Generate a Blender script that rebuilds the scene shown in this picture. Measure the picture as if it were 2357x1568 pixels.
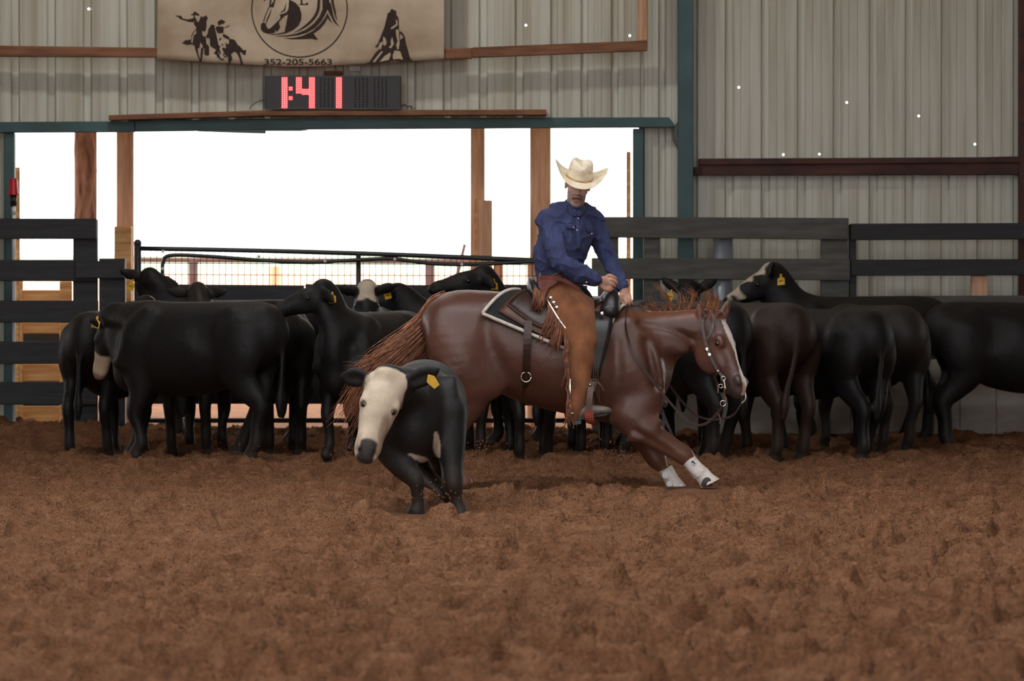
import bpy, bmesh, math, random
import numpy as np
from mathutils import Vector, Matrix
random.seed(7)
rng = np.random.default_rng(7)
for o in list(bpy.data.objects):
    bpy.data.objects.remove(o)
SC = bpy.context.scene
COL = SC.collection

# ------------------------------------------------------------------ camera
F_PX = 2357 * 180 / 36.0            # focal length in pixels of the 2357 wide frame
CAM_H = 1.57
PITCH = math.atan((784 - 595) / F_PX)
cd = bpy.data.cameras.new('camera')
cd.lens = 180; cd.sensor_width = 36; cd.sensor_fit = 'HORIZONTAL'
cd.clip_end = 2000
cd.dof.use_dof = True; cd.dof.focus_distance = 34.7; cd.dof.aperture_fstop = 5.0
cam = bpy.data.objects.new('camera', cd); COL.objects.link(cam)
cam.location = (0, 0, CAM_H); cam.rotation_euler = (math.pi / 2 - PITCH, 0, 0)
SC.camera = cam

# ------------------------------------------------------------------ sky and lamps
W = bpy.data.worlds.new('overcast_sky'); SC.world = W
W.use_nodes = True
bgn = W.node_tree.nodes['Background']
bgn.inputs[0].default_value = (0.97, 0.985, 1.0, 1)
bgn.inputs[1].default_value = 1.0
SC.view_settings.view_transform = 'Standard'
SC.view_settings.look = 'None'
SC.view_settings.gamma = 1
SC.view_settings.use_curve_mapping = False
SC.view_settings.exposure = 2.2

def lamp(name, loc, size, power, target, col=(1, .97, .92)):
    l = bpy.data.lights.new(name, 'AREA'); l.shape = 'DISK'; l.size = size; l.energy = power; l.color = col
    o = bpy.data.objects.new(name, l); COL.objects.link(o); o.location = loc
    d = Vector(target) - Vector(loc)
    o.rotation_euler = d.to_track_quat('-Z', 'Y').to_euler()
    return o
# high-bay arena lamps under the roof (out of frame)
lamp('arena_lamp', (-2.6, 40.0, 6.9), .4, 20, (0.0, 44.4, 2.2))
lamp('arena_lamp', (3.0, 28.5, 7.4), .6, 15, (1.0, 35, .6))
# ------------------------------------------------------------------ helpers
def P(px, py, Y):
    """world point at depth Y for a point measured in the photograph"""
    a = (px - 1178.5) / F_PX; b = -(py - 784) / F_PX
    dy = math.cos(PITCH) + b * math.sin(PITCH); dz = b * math.cos(PITCH) - math.sin(PITCH)
    t = Y / dy
    return np.array((a * t, Y, CAM_H + dz * t))
def S(Y): return F_PX / Y               # pixels per metre at depth Y
WL = {}
def wl(o):
    return WL[o.name] if o is not None else np.zeros(3)
def tag(o, label=None, cat=None, group=None, kind=None):
    if label: o['label'] = label
    if cat: o['category'] = cat
    if group: o['group'] = group
    if kind: o['kind'] = kind
    return o
def empty(name, loc, parent=None):
    o = bpy.data.objects.new(name, None); COL.objects.link(o)
    o.empty_display_size = .1
    loc = np.array(loc, float)
    if parent is not None: o.parent = parent
    o.location = tuple(loc - wl(parent)); WL[o.name] = loc
    return o
def mk(name, V, Fc, mat, parent=None, smooth=False, col=None, origin=None):
    """one mesh object from world-space vertices"""
    V = np.asarray(V, float)
    if origin is None:
        origin = np.array(((V[:, 0].min() + V[:, 0].max()) / 2, (V[:, 1].min() + V[:, 1].max()) / 2, V[:, 2].min()))
    origin = np.array(origin, float)
    me = bpy.data.meshes.new(name)
    L = V - origin
    if isinstance(Fc, np.ndarray):
        n = Fc.shape[1]
        me.vertices.add(len(L)); me.vertices.foreach_set('co', L.astype(np.float32).ravel())
        me.loops.add(Fc.size); me.loops.foreach_set('vertex_index', Fc.astype(np.int32).ravel())
        me.polygons.add(len(Fc))
        me.polygons.foreach_set('loop_start', np.arange(0, Fc.size, n, dtype=np.int32))
        me.update(calc_edges=True); me.validate()
    else:
        me.from_pydata([tuple(v) for v in L], [], Fc); me.update()
    if smooth: me.polygons.foreach_set('use_smooth', [True] * len(me.polygons))
    if col is not None:
        c = np.ones((len(V), 4), np.float32); c[:, :3] = col
        at = me.color_attributes.new('Col', 'FLOAT_COLOR', 'POINT'); at.data.foreach_set('color', c.ravel())
    if mat is not None: me.materials.append(mat)
    o = bpy.data.objects.new(name, me); COL.objects.link(o)
    if parent is not None: o.parent = parent
    o.location = tuple(origin - wl(parent)); WL[o.name] = origin
    return o
def bm_out(bm):
    bm.verts.index_update()
    V = np.array([v.co[:] for v in bm.verts]); Fc = [[v.index for v in f.verts] for f in bm.faces]
    bm.free(); return V, Fc
def prism(front, depth_vec, bev=.005):
    """closed prism from a polygon of world points, extruded by depth_vec, edges bevelled"""
    bm = bmesh.new()
    n = len(front); d = np.array(depth_vec, float)
    A = [bm.verts.new(tuple(p)) for p in front]; B = [bm.verts.new(tuple(np.array(p) + d)) for p in front]
    bm.faces.new(A); bm.faces.new(B[::-1])
    for i in range(n): bm.faces.new((A[i], B[i], B[(i + 1) % n], A[(i + 1) % n]))
    bmesh.ops.recalc_face_normals(bm, faces=bm.faces)
    if bev: bmesh.ops.bevel(bm, geom=list(bm.edges), offset=bev, segments=1, affect='EDGES', clamp_overlap=True)
    return bm_out(bm)
def board(name, quad, Y, depth, mat, parent=None, bev=.006, Y2=None):
    """board whose front face is a quad measured in the photo at depth Y (Y2: depth of its right end)"""
    Y2 = Y if Y2 is None else Y2
    x = [q[0] for q in quad]; lo, hi = min(x), max(x)
    pts = [P(q[0], q[1], Y + (Y2 - Y) * (0 if hi == lo else (q[0] - lo) / (hi - lo))) for q in quad]
    V, Fc = prism(pts, (0, depth, 0), bev)
    return mk(name, V, Fc, mat, parent)
def rect(x0, y0, x1, y1): return [(x0, y0), (x1, y0), (x1, y1), (x0, y1)]
def box(name, lo, hi, mat, parent=None, bev=.005):
    V, Fc = prism([(lo[0], lo[1], lo[2]), (hi[0], lo[1], lo[2]), (hi[0], lo[1], hi[2]), (lo[0], lo[1], hi[2])], (0, hi[1] - lo[1], 0), bev)
    return mk(name, V, Fc, mat, parent)
def tube_geo(pts, rad, n=8, cap=True):
    """round tube through world points, radius a number or one per point"""
    pts = np.asarray(pts, float); m = len(pts)
    rad = np.full(m, rad, float) if np.isscalar(rad) else np.asarray(rad, float)
    T = np.gradient(pts, axis=0); T /= np.linalg.norm(T, axis=1)[:, None] + 1e-12
    ref = np.array((0, 0, 1.)) if abs(T[0][2]) < .9 else np.array((0, 1., 0))
    V = []; 
    N = np.cross(T[0], ref); N /= np.linalg.norm(N)
    ang = np.arange(n) * 2 * math.pi / n
    for i in range(m):
        N = N - T[i] * N.dot(T[i]); N /= np.linalg.norm(N) + 1e-12
        B = np.cross(T[i], N)
        V.append(pts[i] + rad[i] * (np.cos(ang)[:, None] * N + np.sin(ang)[:, None] * B))
    V = np.concatenate(V); Fc = []
    for i in range(m - 1):
        for k in range(n):
            a = i * n + k; b = i * n + (k + 1) % n
            Fc.append([a, b, b + n, a + n])
    if cap: Fc.append(list(range(n))[::-1]); Fc.append(list(range((m - 1) * n, m * n)))
    return V, Fc
def join_geo(parts):
    V = []; Fc = []; o = 0
    for v, f in parts:
        V.append(np.asarray(v, float)); Fc += [[i + o for i in q] for q in f]; o += len(v)
    return np.concatenate(V), Fc
def tube(name, pts, rad, mat, parent=None, n=8):
    V, Fc = tube_geo(pts, rad, n); return mk(name, V, Fc, mat, parent, smooth=True)
def spline(pts, sub=6):
    """Catmull-Rom resampling of rows of numbers"""
    p = np.asarray(pts, float); q = np.vstack([2 * p[0] - p[1], p, 2 * p[-1] - p[-2]]); out = []
    for i in range(1, len(q) - 2):
        for k in range(sub):
            t = k / sub
            out.append(.5 * ((2 * q[i]) + (-q[i-1] + q[i+1]) * t + (2*q[i-1] - 5*q[i] + 4*q[i+1] - q[i+2]) * t*t + (-q[i-1] + 3*q[i] - 3*q[i+1] + q[i+2]) * t**3))
    out.append(p[-1]); return np.array(out)
def strap_geo(pts, width, thick, wdir):
    """flat strap along points; wdir is the direction of its width"""
    pts = np.asarray(pts, float); m = len(pts)
    T = np.gradient(pts, axis=0); T /= np.linalg.norm(T, axis=1)[:, None]
    V = []; Fc = []
    for i in range(m):
        w = np.array(wdir[i] if np.ndim(wdir) == 2 else wdir, float); w = w - T[i] * w.dot(T[i]); w /= np.linalg.norm(w)
        nrm = np.cross(T[i], w)
        hw = (width[i] if np.ndim(width) else width) / 2
        for a, b in ((-1, -1), (1, -1), (1, 1), (-1, 1)): V.append(pts[i] + a * hw * w + b * thick / 2 * nrm)
    for i in range(m - 1):
        for k in range(4):
            a = i * 4 + k; b = i * 4 + (k + 1) % 4
            Fc.append([a, b, b + 4, a + 4])
    Fc.append([3, 2, 1, 0]); Fc.append([4*m-4, 4*m-3, 4*m-2, 4*m-1])
    return np.array(V), Fc
def sphere_geo(c, r, n=10, m=7):
    V = [np.array(c) + np.array((0, 0, 1)) * (r if np.isscalar(r) else r[2])]; Fc = []
    rr = np.array((r, r, r)) if np.isscalar(r) else np.array(r)
    for i in range(1, m):
        th = math.pi * i / m
        for k in range(n):
            ph = 2 * math.pi * k / n
            V.append(np.array(c) + rr * np.array((math.sin(th) * math.cos(ph), math.sin(th) * math.sin(ph), math.cos(th))))
    V.append(np.array(c) - rr * np.array((0, 0, 1)))
    for k in range(n): Fc.append([0, 1 + k, 1 + (k + 1) % n])
    for i in range(m - 2):
        for k in range(n):
            a = 1 + i * n + k; b = 1 + i * n + (k + 1) % n
            Fc.append([a, a + n, b + n, b])
    l = len(V) - 1
    for k in range(n): Fc.append([l, l - n + (k + 1) % n, l - n + k])
    return np.array(V), Fc
def lathe_geo(c, prof, n=20, axis=(0, 0, 1)):
    """surface of revolution; prof rows are (radius, height)"""
    ax = np.array(axis, float); ax /= np.linalg.norm(ax)
    ref = np.array((1., 0, 0)) if abs(ax[0]) < .9 else np.array((0, 1., 0))
    u = np.cross(ax, ref); u /= np.linalg.norm(u); v = np.cross(ax, u)
    V = []; Fc = []; m = len(prof)
    for r, h in prof:
        for k in range(n):
            a = 2 * math.pi * k / n
            V.append(np.array(c) + ax * h + r * (math.cos(a) * u + math.sin(a) * v))
    for i in range(m - 1):
        for k in range(n):
            a = i * n + k; b = i * n + (k + 1) % n
            Fc.append([a, b, b + n, a + n])
    Fc.append(list(range(n))[::-1]); Fc.append(list(range((m-1)*n, m*n)))
    return np.array(V), Fc

# ------------------------------------------------------------------ materials
def lin(c):
    return tuple(((x / 255) / 12.92 if x / 255 <= .04045 else ((x / 255 + .055) / 1.055) ** 2.4) for x in c)
def mat(name, c1, c2=None, rough=.7, scale=(6, 6, 6), detail=6, bump=0, bscale=60, metal=0, spec=.5, attr=False, lo=.35, hi=.65, sheen=0, coords='Object', emit=None, bdist=.01, coat=0, bdetail=4):
    m = bpy.data.materials.new(name); m.use_nodes = True
    nt = m.node_tree; N = nt.nodes; L = nt.links; b = N['Principled BSDF']
    b.inputs['Roughness'].default_value = rough; b.inputs['Metallic'].default_value = metal
    b.inputs['Specular IOR Level'].default_value = spec
    if coat: b.inputs['Coat Weight'].default_value = coat; b.inputs['Coat Roughness'].default_value = .15
    if sheen:
        b.inputs['Sheen Weight'].default_value = sheen; b.inputs['Sheen Roughness'].default_value = .4
    tc = N.new('ShaderNodeTexCoord'); mp = N.new('ShaderNodeMapping'); L.new(tc.outputs[coords], mp.inputs[0])
    mp.inputs['Scale'].default_value = scale
    nz = N.new('ShaderNodeTexNoise'); nz.inputs['Scale'].default_value = 1; nz.inputs['Detail'].default_value = detail
    L.new(mp.outputs[0], nz.inputs['Vector'])
    rp = N.new('ShaderNodeMapRange'); rp.inputs[1].default_value = lo; rp.inputs[2].default_value = hi
    L.new(nz.outputs['Fac'], rp.inputs[0])
    mx = N.new('ShaderNodeMix'); mx.data_type = 'RGBA'; L.new(rp.outputs[0], mx.inputs[0])
    if attr:
        at = N.new('ShaderNodeAttribute'); at.attribute_name = 'Col'
        mx.blend_type = 'MULTIPLY'; mx.inputs[0].default_value = 1
        gr = N.new('ShaderNodeMix'); gr.data_type = 'RGBA'; L.new(rp.outputs[0], gr.inputs[0])
        gr.inputs[6].default_value = (*c1, 1); gr.inputs[7].default_value = (*(c2 or c1), 1)
        for l in list(mx.inputs[0].links): L.remove(l)
        L.new(at.outputs['Color'], mx.inputs[6]); L.new(gr.outputs[2], mx.inputs[7])
    else:
        mx.inputs[6].default_value = (*c1, 1); mx.inputs[7].default_value = (*(c2 or c1), 1)
    L.new(mx.outputs[2], b.inputs['Base Color'])
    if emit:
        b.inputs['Emission Color'].default_value = (*emit[0], 1); b.inputs['Emission Strength'].default_value = emit[1]
    if bump:
        n2 = N.new('ShaderNodeTexNoise'); n2.inputs['Detail'].default_value = bdetail
        if np.ndim(bscale):
            m2 = N.new('ShaderNodeMapping'); m2.inputs['Scale'].default_value = bscale; L.new(tc.outputs[coords], m2.inputs[0])
            n2.inputs['Scale'].default_value = 1; L.new(m2.outputs[0], n2.inputs['Vector'])
        else:
            n2.inputs['Scale'].default_value = bscale; L.new(tc.outputs[coords], n2.inputs['Vector'])
        bp = N.new('ShaderNodeBump'); bp.inputs['Strength'].default_value = bump; bp.inputs['Distance'].default_value = bdist
        L.new(n2.outputs['Fac'], bp.inputs['Height']); L.new(bp.outputs[0], b.inputs['Normal'])
    return m

# ------------------------------------------------------------------ signed-distance sculpting (bodies)
class Sculpt:
    """smooth union of elliptic chains and ellipsoids, meshed with surface nets"""
    def __init__(s): s.pr = []
    def chain(s, rows, side=(0, 1, 0), k=.04, sub=4, op='add'):
        """rows: x,y,z, half-width along side, half-height; side: width direction (one or per row)"""
        r = spline(rows, sub)
        sd = np.array(side, float)
        if sd.ndim == 2: sd = spline(sd, sub)
        else: sd = np.repeat(sd[None], len(r), 0)
        r[:, 3:] = np.maximum(r[:, 3:], .004)
        s.pr.append(('c', r, sd, k, op)); return s
    def ell(s, c, rad, R=None, k=.04, op='add'):
        s.pr.append(('e', np.array(c, float), (np.array(rad, float), np.eye(3) if R is None else np.array(R, float)), k, op)); return s
    def bounds(s):
        lo = np.full(3, 1e9); hi = -lo
        for p in s.pr:
            if p[4] != 'add': continue
            if p[0] == 'c':
                m = p[1][:, 3:].max(1)[:, None]
                lo = np.minimum(lo, (p[1][:, :3] - m).min(0)); hi = np.maximum(hi, (p[1][:, :3] + m).max(0))
            else:
                m = p[2][0].max(); lo = np.minimum(lo, p[1] - m); hi = np.maximum(hi, p[1] + m)
        return lo, hi
    @staticmethod
    def ed(q, R):
        k0 = np.sqrt(sum((q[i] / R[i]) ** 2 for i in range(3))); k1 = np.sqrt(sum((q[i] / (R[i] * R[i])) ** 2 for i in range(3)))
        return k0 * (k0 - 1) / np.maximum(k1, 1e-6)
    def bake(s, vox, warp=None):
        lo, hi = s.bounds(); lo = lo - 3 * vox - .02; hi = hi + 3 * vox + .02
        n = np.ceil((hi - lo) / vox).astype(int) + 1
        ax = [(lo[i] + vox * np.arange(n[i])).astype(np.float32) for i in range(3)]
        Fd = np.full(n, 9., np.float32)
        for p in s.pr:
            k = p[3]; mg = k + 3 * vox
            if p[0] == 'c':
                r, sd = p[1], p[2]
                m = r[:, 3:].max(1)[:, None]
                pl = (r[:, :3] - m).min(0) - mg; ph = (r[:, :3] + m).max(0) + mg
            else:
                m = p[2][0].max(); pl = p[1] - m - mg; ph = p[1] + m + mg
            i0 = np.clip(((pl - lo) / vox).astype(int), 0, n - 1); i1 = np.clip(((ph - lo) / vox).astype(int) + 2, 1, n)
            if np.any(i1 <= i0): continue
            sl = tuple(slice(i0[i], i1[i]) for i in range(3))
            X = ax[0][sl[0]][:, None, None]; Y = ax[1][sl[1]][None, :, None]; Z = ax[2][sl[2]][None, None, :]
            if p[0] == 'e':
                rad, R = p[2]; c = p[1]; dx, dy, dz = X - c[0], Y - c[1], Z - c[2]
                q = [R[i, 0] * dx + R[i, 1] * dy + R[i, 2] * dz for i in range(3)]
                D = s.ed(q, rad).astype(np.float32)
            else:
                D = np.full((i1 - i0), 9., np.float32)
                for j in range(len(r) - 1):
                    A, B = r[j, :3], r[j + 1, :3]; AB = B - A; L2 = AB.dot(AB)
                    if L2 < 1e-12: continue
                    mm = max(r[j, 3:].max(), r[j + 1, 3:].max()) + mg
                    a0 = np.clip(((np.minimum(A, B) - mm - lo) / vox).astype(int), i0, i1 - 1); a1 = np.clip(((np.maximum(A, B) + mm - lo) / vox).astype(int) + 2, i0 + 1, i1)
                    ss = tuple(slice(a0[i] - i0[i], a1[i] - i0[i]) for i in range(3))
                    dx, dy, dz = X[ss[0]] - A[0], Y[:, ss[1]] - A[1], Z[:, :, ss[2]] - A[2]
                    h = np.clip((dx * AB[0] + dy * AB[1] + dz * AB[2]) / L2, 0, 1)
                    t = AB / math.sqrt(L2); w = sd[j] - t * sd[j].dot(t); w /= np.linalg.norm(w); u = np.cross(t, w)
                    qx, qy, qz = dx - h * AB[0], dy - h * AB[1], dz - h * AB[2]
                    a = r[j, 3] + h * (r[j + 1, 3] - r[j, 3]); b = r[j, 4] + h * (r[j + 1, 4] - r[j, 4])
                    c = np.minimum(a, b)
                    q = (qx * w[0] + qy * w[1] + qz * w[2], qx * u[0] + qy * u[1] + qz * u[2], qx * t[0] + qy * t[1] + qz * t[2])
                    d = s.ed(q, (a, b, c))
                    D[ss] = np.minimum(D[ss], d)
            G = Fd[sl]
            if p[4] == 'add':
                h = np.maximum(k - np.abs(G - D), 0) / max(k, 1e-6)
                Fd[sl] = np.minimum(G, D) - h * h * k * .25
            else:
                D = -D; h = np.maximum(k - np.abs(G - D), 0) / max(k, 1e-6)
                Fd[sl] = np.maximum(G, D) + h * h * k * .25
        if warp is not None:
            Fd += warp(ax[0][:, None, None], ax[1][None, :, None], ax[2][None, None, :]).astype(np.float32)
        return s.nets(Fd, lo, vox)
    @staticmethod
    def nets(Fd, lo, vox):
        n = np.array(Fd.shape); I = Fd < 0
        c = np.zeros(n - 1, np.int8)
        sl = lambda o: tuple(slice(o[i], n[i] - 1 + o[i]) for i in range(3))
        cor = [(i, j, k) for i in (0, 1) for j in (0, 1) for k in (0, 1)]
        for o in cor: c += I[sl(o)]
        act = (c > 0) & (c < 8)
        idx = np.argwhere(act); m = len(idx)
        cid = np.full(n - 1, -1, np.int64); cid[act] = np.arange(m)
        acc = np.zeros((m, 3)); cnt = np.zeros(m)
        for axs in range(3):
            for o in cor:
                if o[axs]: continue
                o2 = list(o); o2[axs] = 1
                a = Fd[tuple((idx + o).T)]; b = Fd[tuple((idx + o2).T)]
                x = (a < 0) != (b < 0)
                t = np.where(x, a / np.where(x, a - b, 1), 0)
                p = np.repeat(np.array(o, float)[None], m, 0); p[:, axs] = t
                acc[x] += p[x]; cnt[x] += 1
        V = lo + vox * (idx + acc / cnt[:, None])
        Q = []
        for axs in range(3):
            u, v = (axs + 1) % 3, (axs + 2) % 3
            s0 = [slice(1, -1)] * 3; s0[axs] = slice(0, n[axs] - 1)
            s1 = list(s0); s1[axs] = slice(1, n[axs])
            A = I[tuple(s0)]; B = I[tuple(s1)]
            e = np.argwhere(A != B)
            if not len(e): continue
            base = e.copy(); base[:, u] += 1; base[:, v] += 1
            ins = A[tuple(e.T)]
            q = []
            for du, dv in ((-1, -1), (0, -1), (0, 0), (-1, 0)):
                w = base.copy(); w[:, u] += du; w[:, v] += dv
                q.append(cid[tuple(w.T)])
            q = np.stack(q, 1); q[~ins] = q[~ins][:, ::-1]; Q.append(q)
        Q = np.concatenate(Q)
        Q = Q[(Q >= 0).all(1)]
        return V, Q
def rot(ax, a):
    return np.array(Matrix.Rotation(a, 3, ax))
def relax(V, Q, it=1, f=.5):
    """light Laplacian smoothing of a quad mesh"""
    E = np.concatenate([Q[:, [0, 1]], Q[:, [1, 2]], Q[:, [2, 3]], Q[:, [3, 0]]])
    for _ in range(it):
        acc = np.zeros_like(V); cnt = np.zeros(len(V))
        for a, b in ((0, 1), (1, 0)):
            for d in range(3): acc[:, d] += np.bincount(E[:, a], V[E[:, b], d], len(V))
            cnt += np.bincount(E[:, a], minlength=len(V))
        V = V + f * (acc / np.maximum(cnt, 1)[:, None] - V)
    return V
def smooth01(x, a, b):
    t = np.clip((x - a) / (b - a), 0, 1); return t * t * (3 - 2 * t)
def vnoise(p, seed=0):
    """cheap smooth 3-D noise in -1..1"""
    q = np.zeros(len(p)); r2 = np.random.default_rng(seed)
    for _ in range(5):
        d = r2.normal(size=3); q += np.sin(p @ d + r2.uniform(0, 6.28))
    return q / 3

def to_px(V):
    """photo pixel and depth of world points"""
    V = np.atleast_2d(np.asarray(V, float)); x, y, z = V[:, 0], V[:, 1], V[:, 2] - CAM_H
    dep = y * math.cos(PITCH) - z * math.sin(PITCH); up = y * math.sin(PITCH) + z * math.cos(PITCH)
    return 1178.5 + F_PX * x / dep, 784 - F_PX * up / dep
class Surf:
    """depth lookup on a sculpted surface, to lay trimmings on it"""
    def __init__(s, V): s.V = V; s.px, s.py = to_px(V)
    def __call__(s, px, py, lift=.004, r=5):
        m = (np.abs(s.px - px) < r) & (np.abs(s.py - py) < r)
        if not m.any():
            m = np.argsort((s.px - px) ** 2 + (s.py - py) ** 2)[:8]
        Y = np.percentile(s.V[m][:, 1], 12) if np.ndim(m) and len(s.V[m]) > 3 else s.V[m][:, 1].min()
        return P(px, py, Y - lift)
def patch(surf, quad, lift, nu=6, nv=6, th=.005):
    """soft sheet laid on a surface; quad: four photo points"""
    q = np.array(quad, float); V = []; Fc = []
    for j in range(nv + 1):
        for i in range(nu + 1):
            u, v = i / nu, j / nv; c = (q[0] * (1 - u) + q[1] * u) * (1 - v) + (q[3] * (1 - u) + q[2] * u) * v; V.append(surf(c[0], c[1], lift))
    V = np.array(V); n = len(V); V = np.concatenate([V, V + np.array((0, th, 0))]); cols = nu + 1
    for j in range(nv):
        for i in range(nu):
            a = j * cols + i; Fc += [[a, a + cols, a + cols + 1, a + 1], [n + a, n + a + 1, n + a + cols + 1, n + a + cols]]
    rim = list(range(cols)) + [cols * j + nu for j in range(1, nv + 1)] + [nv * cols + i for i in range(nu - 1, -1, -1)] + [cols * j for j in range(nv - 1, 0, -1)]
    for k in range(len(rim)): a, b = rim[k], rim[(k + 1) % len(rim)]; Fc.append([a, b, b + n, a + n])
    return V, Fc
# ------------------------------------------------------------------ shared materials
M = {}
M['dirt'] = mat('arena_dirt', lin((134, 93, 67)), lin((158, 113, 84)), rough=1, scale=(7, 7, 7), detail=9, bump=1.0, bscale=55, bdist=.03, bdetail=8, spec=.08)
M['sand'] = mat('outside_sand', lin((204, 166, 142)), lin((186, 146, 120)), rough=1, scale=(.7, .7, .7), spec=.1)
M['field'] = mat('pasture', lin((150, 166, 128)), lin((176, 184, 150)), rough=1, scale=(.3, .3, .3), spec=.1)
M['siding'] = mat('painted_siding', lin((204, 205, 193)), lin((166, 158, 136)), rough=.42, scale=(11, 11, .5), detail=7, lo=.42, hi=.78, bump=.05, bscale=14, spec=.4)
M['green'] = mat('green_steel', lin((66, 100, 102)), lin((48, 78, 80)), rough=.5, scale=(2, 2, 2), spec=.4)
M['lumber'] = mat('lumber', lin((146, 100, 70)), lin((110, 72, 50)), rough=.75, scale=(3, 14, 30), detail=8, bump=.15, bscale=(4, 30, 70))
M['lumber_v'] = mat('lumber_upright', lin((222, 178, 146)), lin((182, 136, 106)), rough=.75, scale=(22, 22, 2), detail=8, bump=.15, bscale=(60, 60, 4))
M['pine'] = mat('fresh_pine', lin((214, 168, 112)), lin((178, 126, 76)), rough=.7, scale=(3, 10, 26), detail=8, bump=.1, bscale=(4, 30, 70))
M['bark'] = mat('weathered_post', lin((196, 140, 110)), lin((104, 58, 44)), rough=.85, scale=(14, 14, 3), detail=10, bump=.5, bscale=(40, 40, 8))
M['board'] = mat('black_board', lin((37, 38, 42)), lin((20, 20, 22)), rough=.62, scale=(3, 12, 24), detail=9, bump=.25, bscale=(6, 40, 110))
M['board_grey'] = mat('grey_board', lin((88, 86, 82)), lin((66, 64, 61)), rough=.65, scale=(3, 12, 20), detail=9, bump=.2, bscale=(6, 40, 110))
M['kick'] = mat('kick_board', lin((164, 160, 154)), lin((128, 116, 106)), rough=.8, scale=(2, 4, 5), detail=9, bump=.2, bscale=30)
M['rust'] = mat('rusty_steel', lin((88, 52, 44)), lin((58, 36, 32)), rough=.75, scale=(3, 8, 9), detail=9, bump=.1, bscale=60)
M['pipe'] = mat('black_pipe', lin((36, 37, 40)), lin((24, 24, 26)), rough=.45, scale=(6, 6, 6), spec=.5)
M['wire'] = mat('dark_wire', lin((58, 56, 56)), None, rough=.5, metal=.4)
M['white'] = mat('white_plastic', lin((232, 232, 234)), lin((205, 205, 208)), rough=.4, scale=(10, 10, 4))
M['black'] = mat('black_plastic', lin((22, 22, 25)), lin((32, 32, 36)), rough=.35, scale=(20, 20, 20))
M['roof'] = mat('roof_sheet', lin((196, 194, 186)), lin((180, 178, 170)), rough=.6, scale=(1, 1, 1))

def crumbs(m):
    nt = m.node_tree; N = nt.nodes; L = nt.links; b = N['Principled BSDF']
    old = [n for n in N if n.type == 'BUMP'][0]; tc = [n for n in N if n.type == 'TEX_COORD'][0]
    vo = N.new('ShaderNodeTexVoronoi'); vo.inputs['Scale'].default_value = 42; vo.inputs['Detail'].default_value = 2; vo.inputs['Roughness'].default_value = .7; L.new(tc.outputs['Object'], vo.inputs['Vector'])
    mr = N.new('ShaderNodeMath'); mr.operation = 'MULTIPLY'; mr.inputs[1].default_value = -1; L.new(vo.outputs['Distance'], mr.inputs[0])
    bp = N.new('ShaderNodeBump'); bp.inputs['Strength'].default_value = .8; bp.inputs['Distance'].default_value = .022
    L.new(mr.outputs[0], bp.inputs['Height']); L.new(old.outputs[0], bp.inputs['Normal']); L.new(bp.outputs[0], b.inputs['Normal'])
crumbs(M['dirt'])
# ------------------------------------------------------------------ dirt floor
NT = 1024; TILE = 6.0
def ntile(wl0, wl1, seed):
    r = np.random.default_rng(seed); f = np.fft.fftfreq(NT, TILE / NT); k = np.hypot(f[:, None], f[None])
    g = np.exp(-((np.log(np.maximum(k, 1e-6)) - math.log(1 / math.sqrt(wl0 * wl1))) / (math.log(wl1 / wl0) / 2)) ** 2)
    g[0, 0] = 0
    z = np.real(np.fft.ifft2(np.fft.fft2(r.normal(size=(NT, NT))) * g)); return z / z.std()
T_low = ntile(.5, 1.6, 1); T_mid = ntile(.18, .5, 2); T_clod = ntile(.05, .14, 3); T_fine = ntile(.02, .05, 4)
T_msk = ntile(.4, 1.2, 5)
H_tile = .032 * T_low + .026 * T_mid + .026 * (np.abs(T_mid) - .8) + .016 * np.minimum(np.abs(T_clod), 1.8) * (.65 + .5 * np.clip(T_msk, -1, 1)) + .006 * T_fine
H_tile = H_tile.astype(np.float32)
def samp(T, x, y):
    u = (x / TILE * NT) % NT; v = (y / TILE * NT) % NT
    i = np.floor(u).astype(int); j = np.floor(v).astype(int); fu = u - i; fv = v - j
    i %= NT; j %= NT; i2 = (i + 1) % NT; j2 = (j + 1) % NT
    return T[i, j] * (1 - fu) * (1 - fv) + T[i2, j] * fu * (1 - fv) + T[i, j2] * (1 - fu) * fv + T[i2, j2] * fu * fv
PITS = []
for px, py, r, d in ((1440, 1330, .10, .07), (1770, 1390, .13, .10), (2010, 1375, .12, .11), (2130, 1390, .14, .12), (1800, 1437, .12, .10),
                     (470, 1352, .09, .06), (1240, 1220, .08, .05), (1350, 1430, .09, .06), (760, 1480, .12, .08), (1970, 1330, .10, .07),
                     (2265, 1242, .12, .05), (250, 1300, .10, .05), (1590, 1180, .08, .05), (930, 1380, .1, .05), (330, 1440, .12, .07), (1130, 1520, .14, .07)):
    Y = F_PX * 1.57 / (py - 595); PITS.append(((px - 1178.5) / S(Y), Y, r, d))
FLAT = [(*P(px, py, Y)[:2], r, f) for px, py, Y, r, f in ((958, 1175, 31.85, .34, -.02), (1058, 1185, 31.9, .34, -.02), (1030, 1140, 32.4, .3, -.02), (1632, 1114, 34.8, .26, .01), (1556, 1120, 35.1, .26, .01), (1600, 1114, 34.3, .3, -.01), (1066, 1110, 34.8, .25, .0), (1046, 1102, 35.1, .25, .0))]
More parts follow.
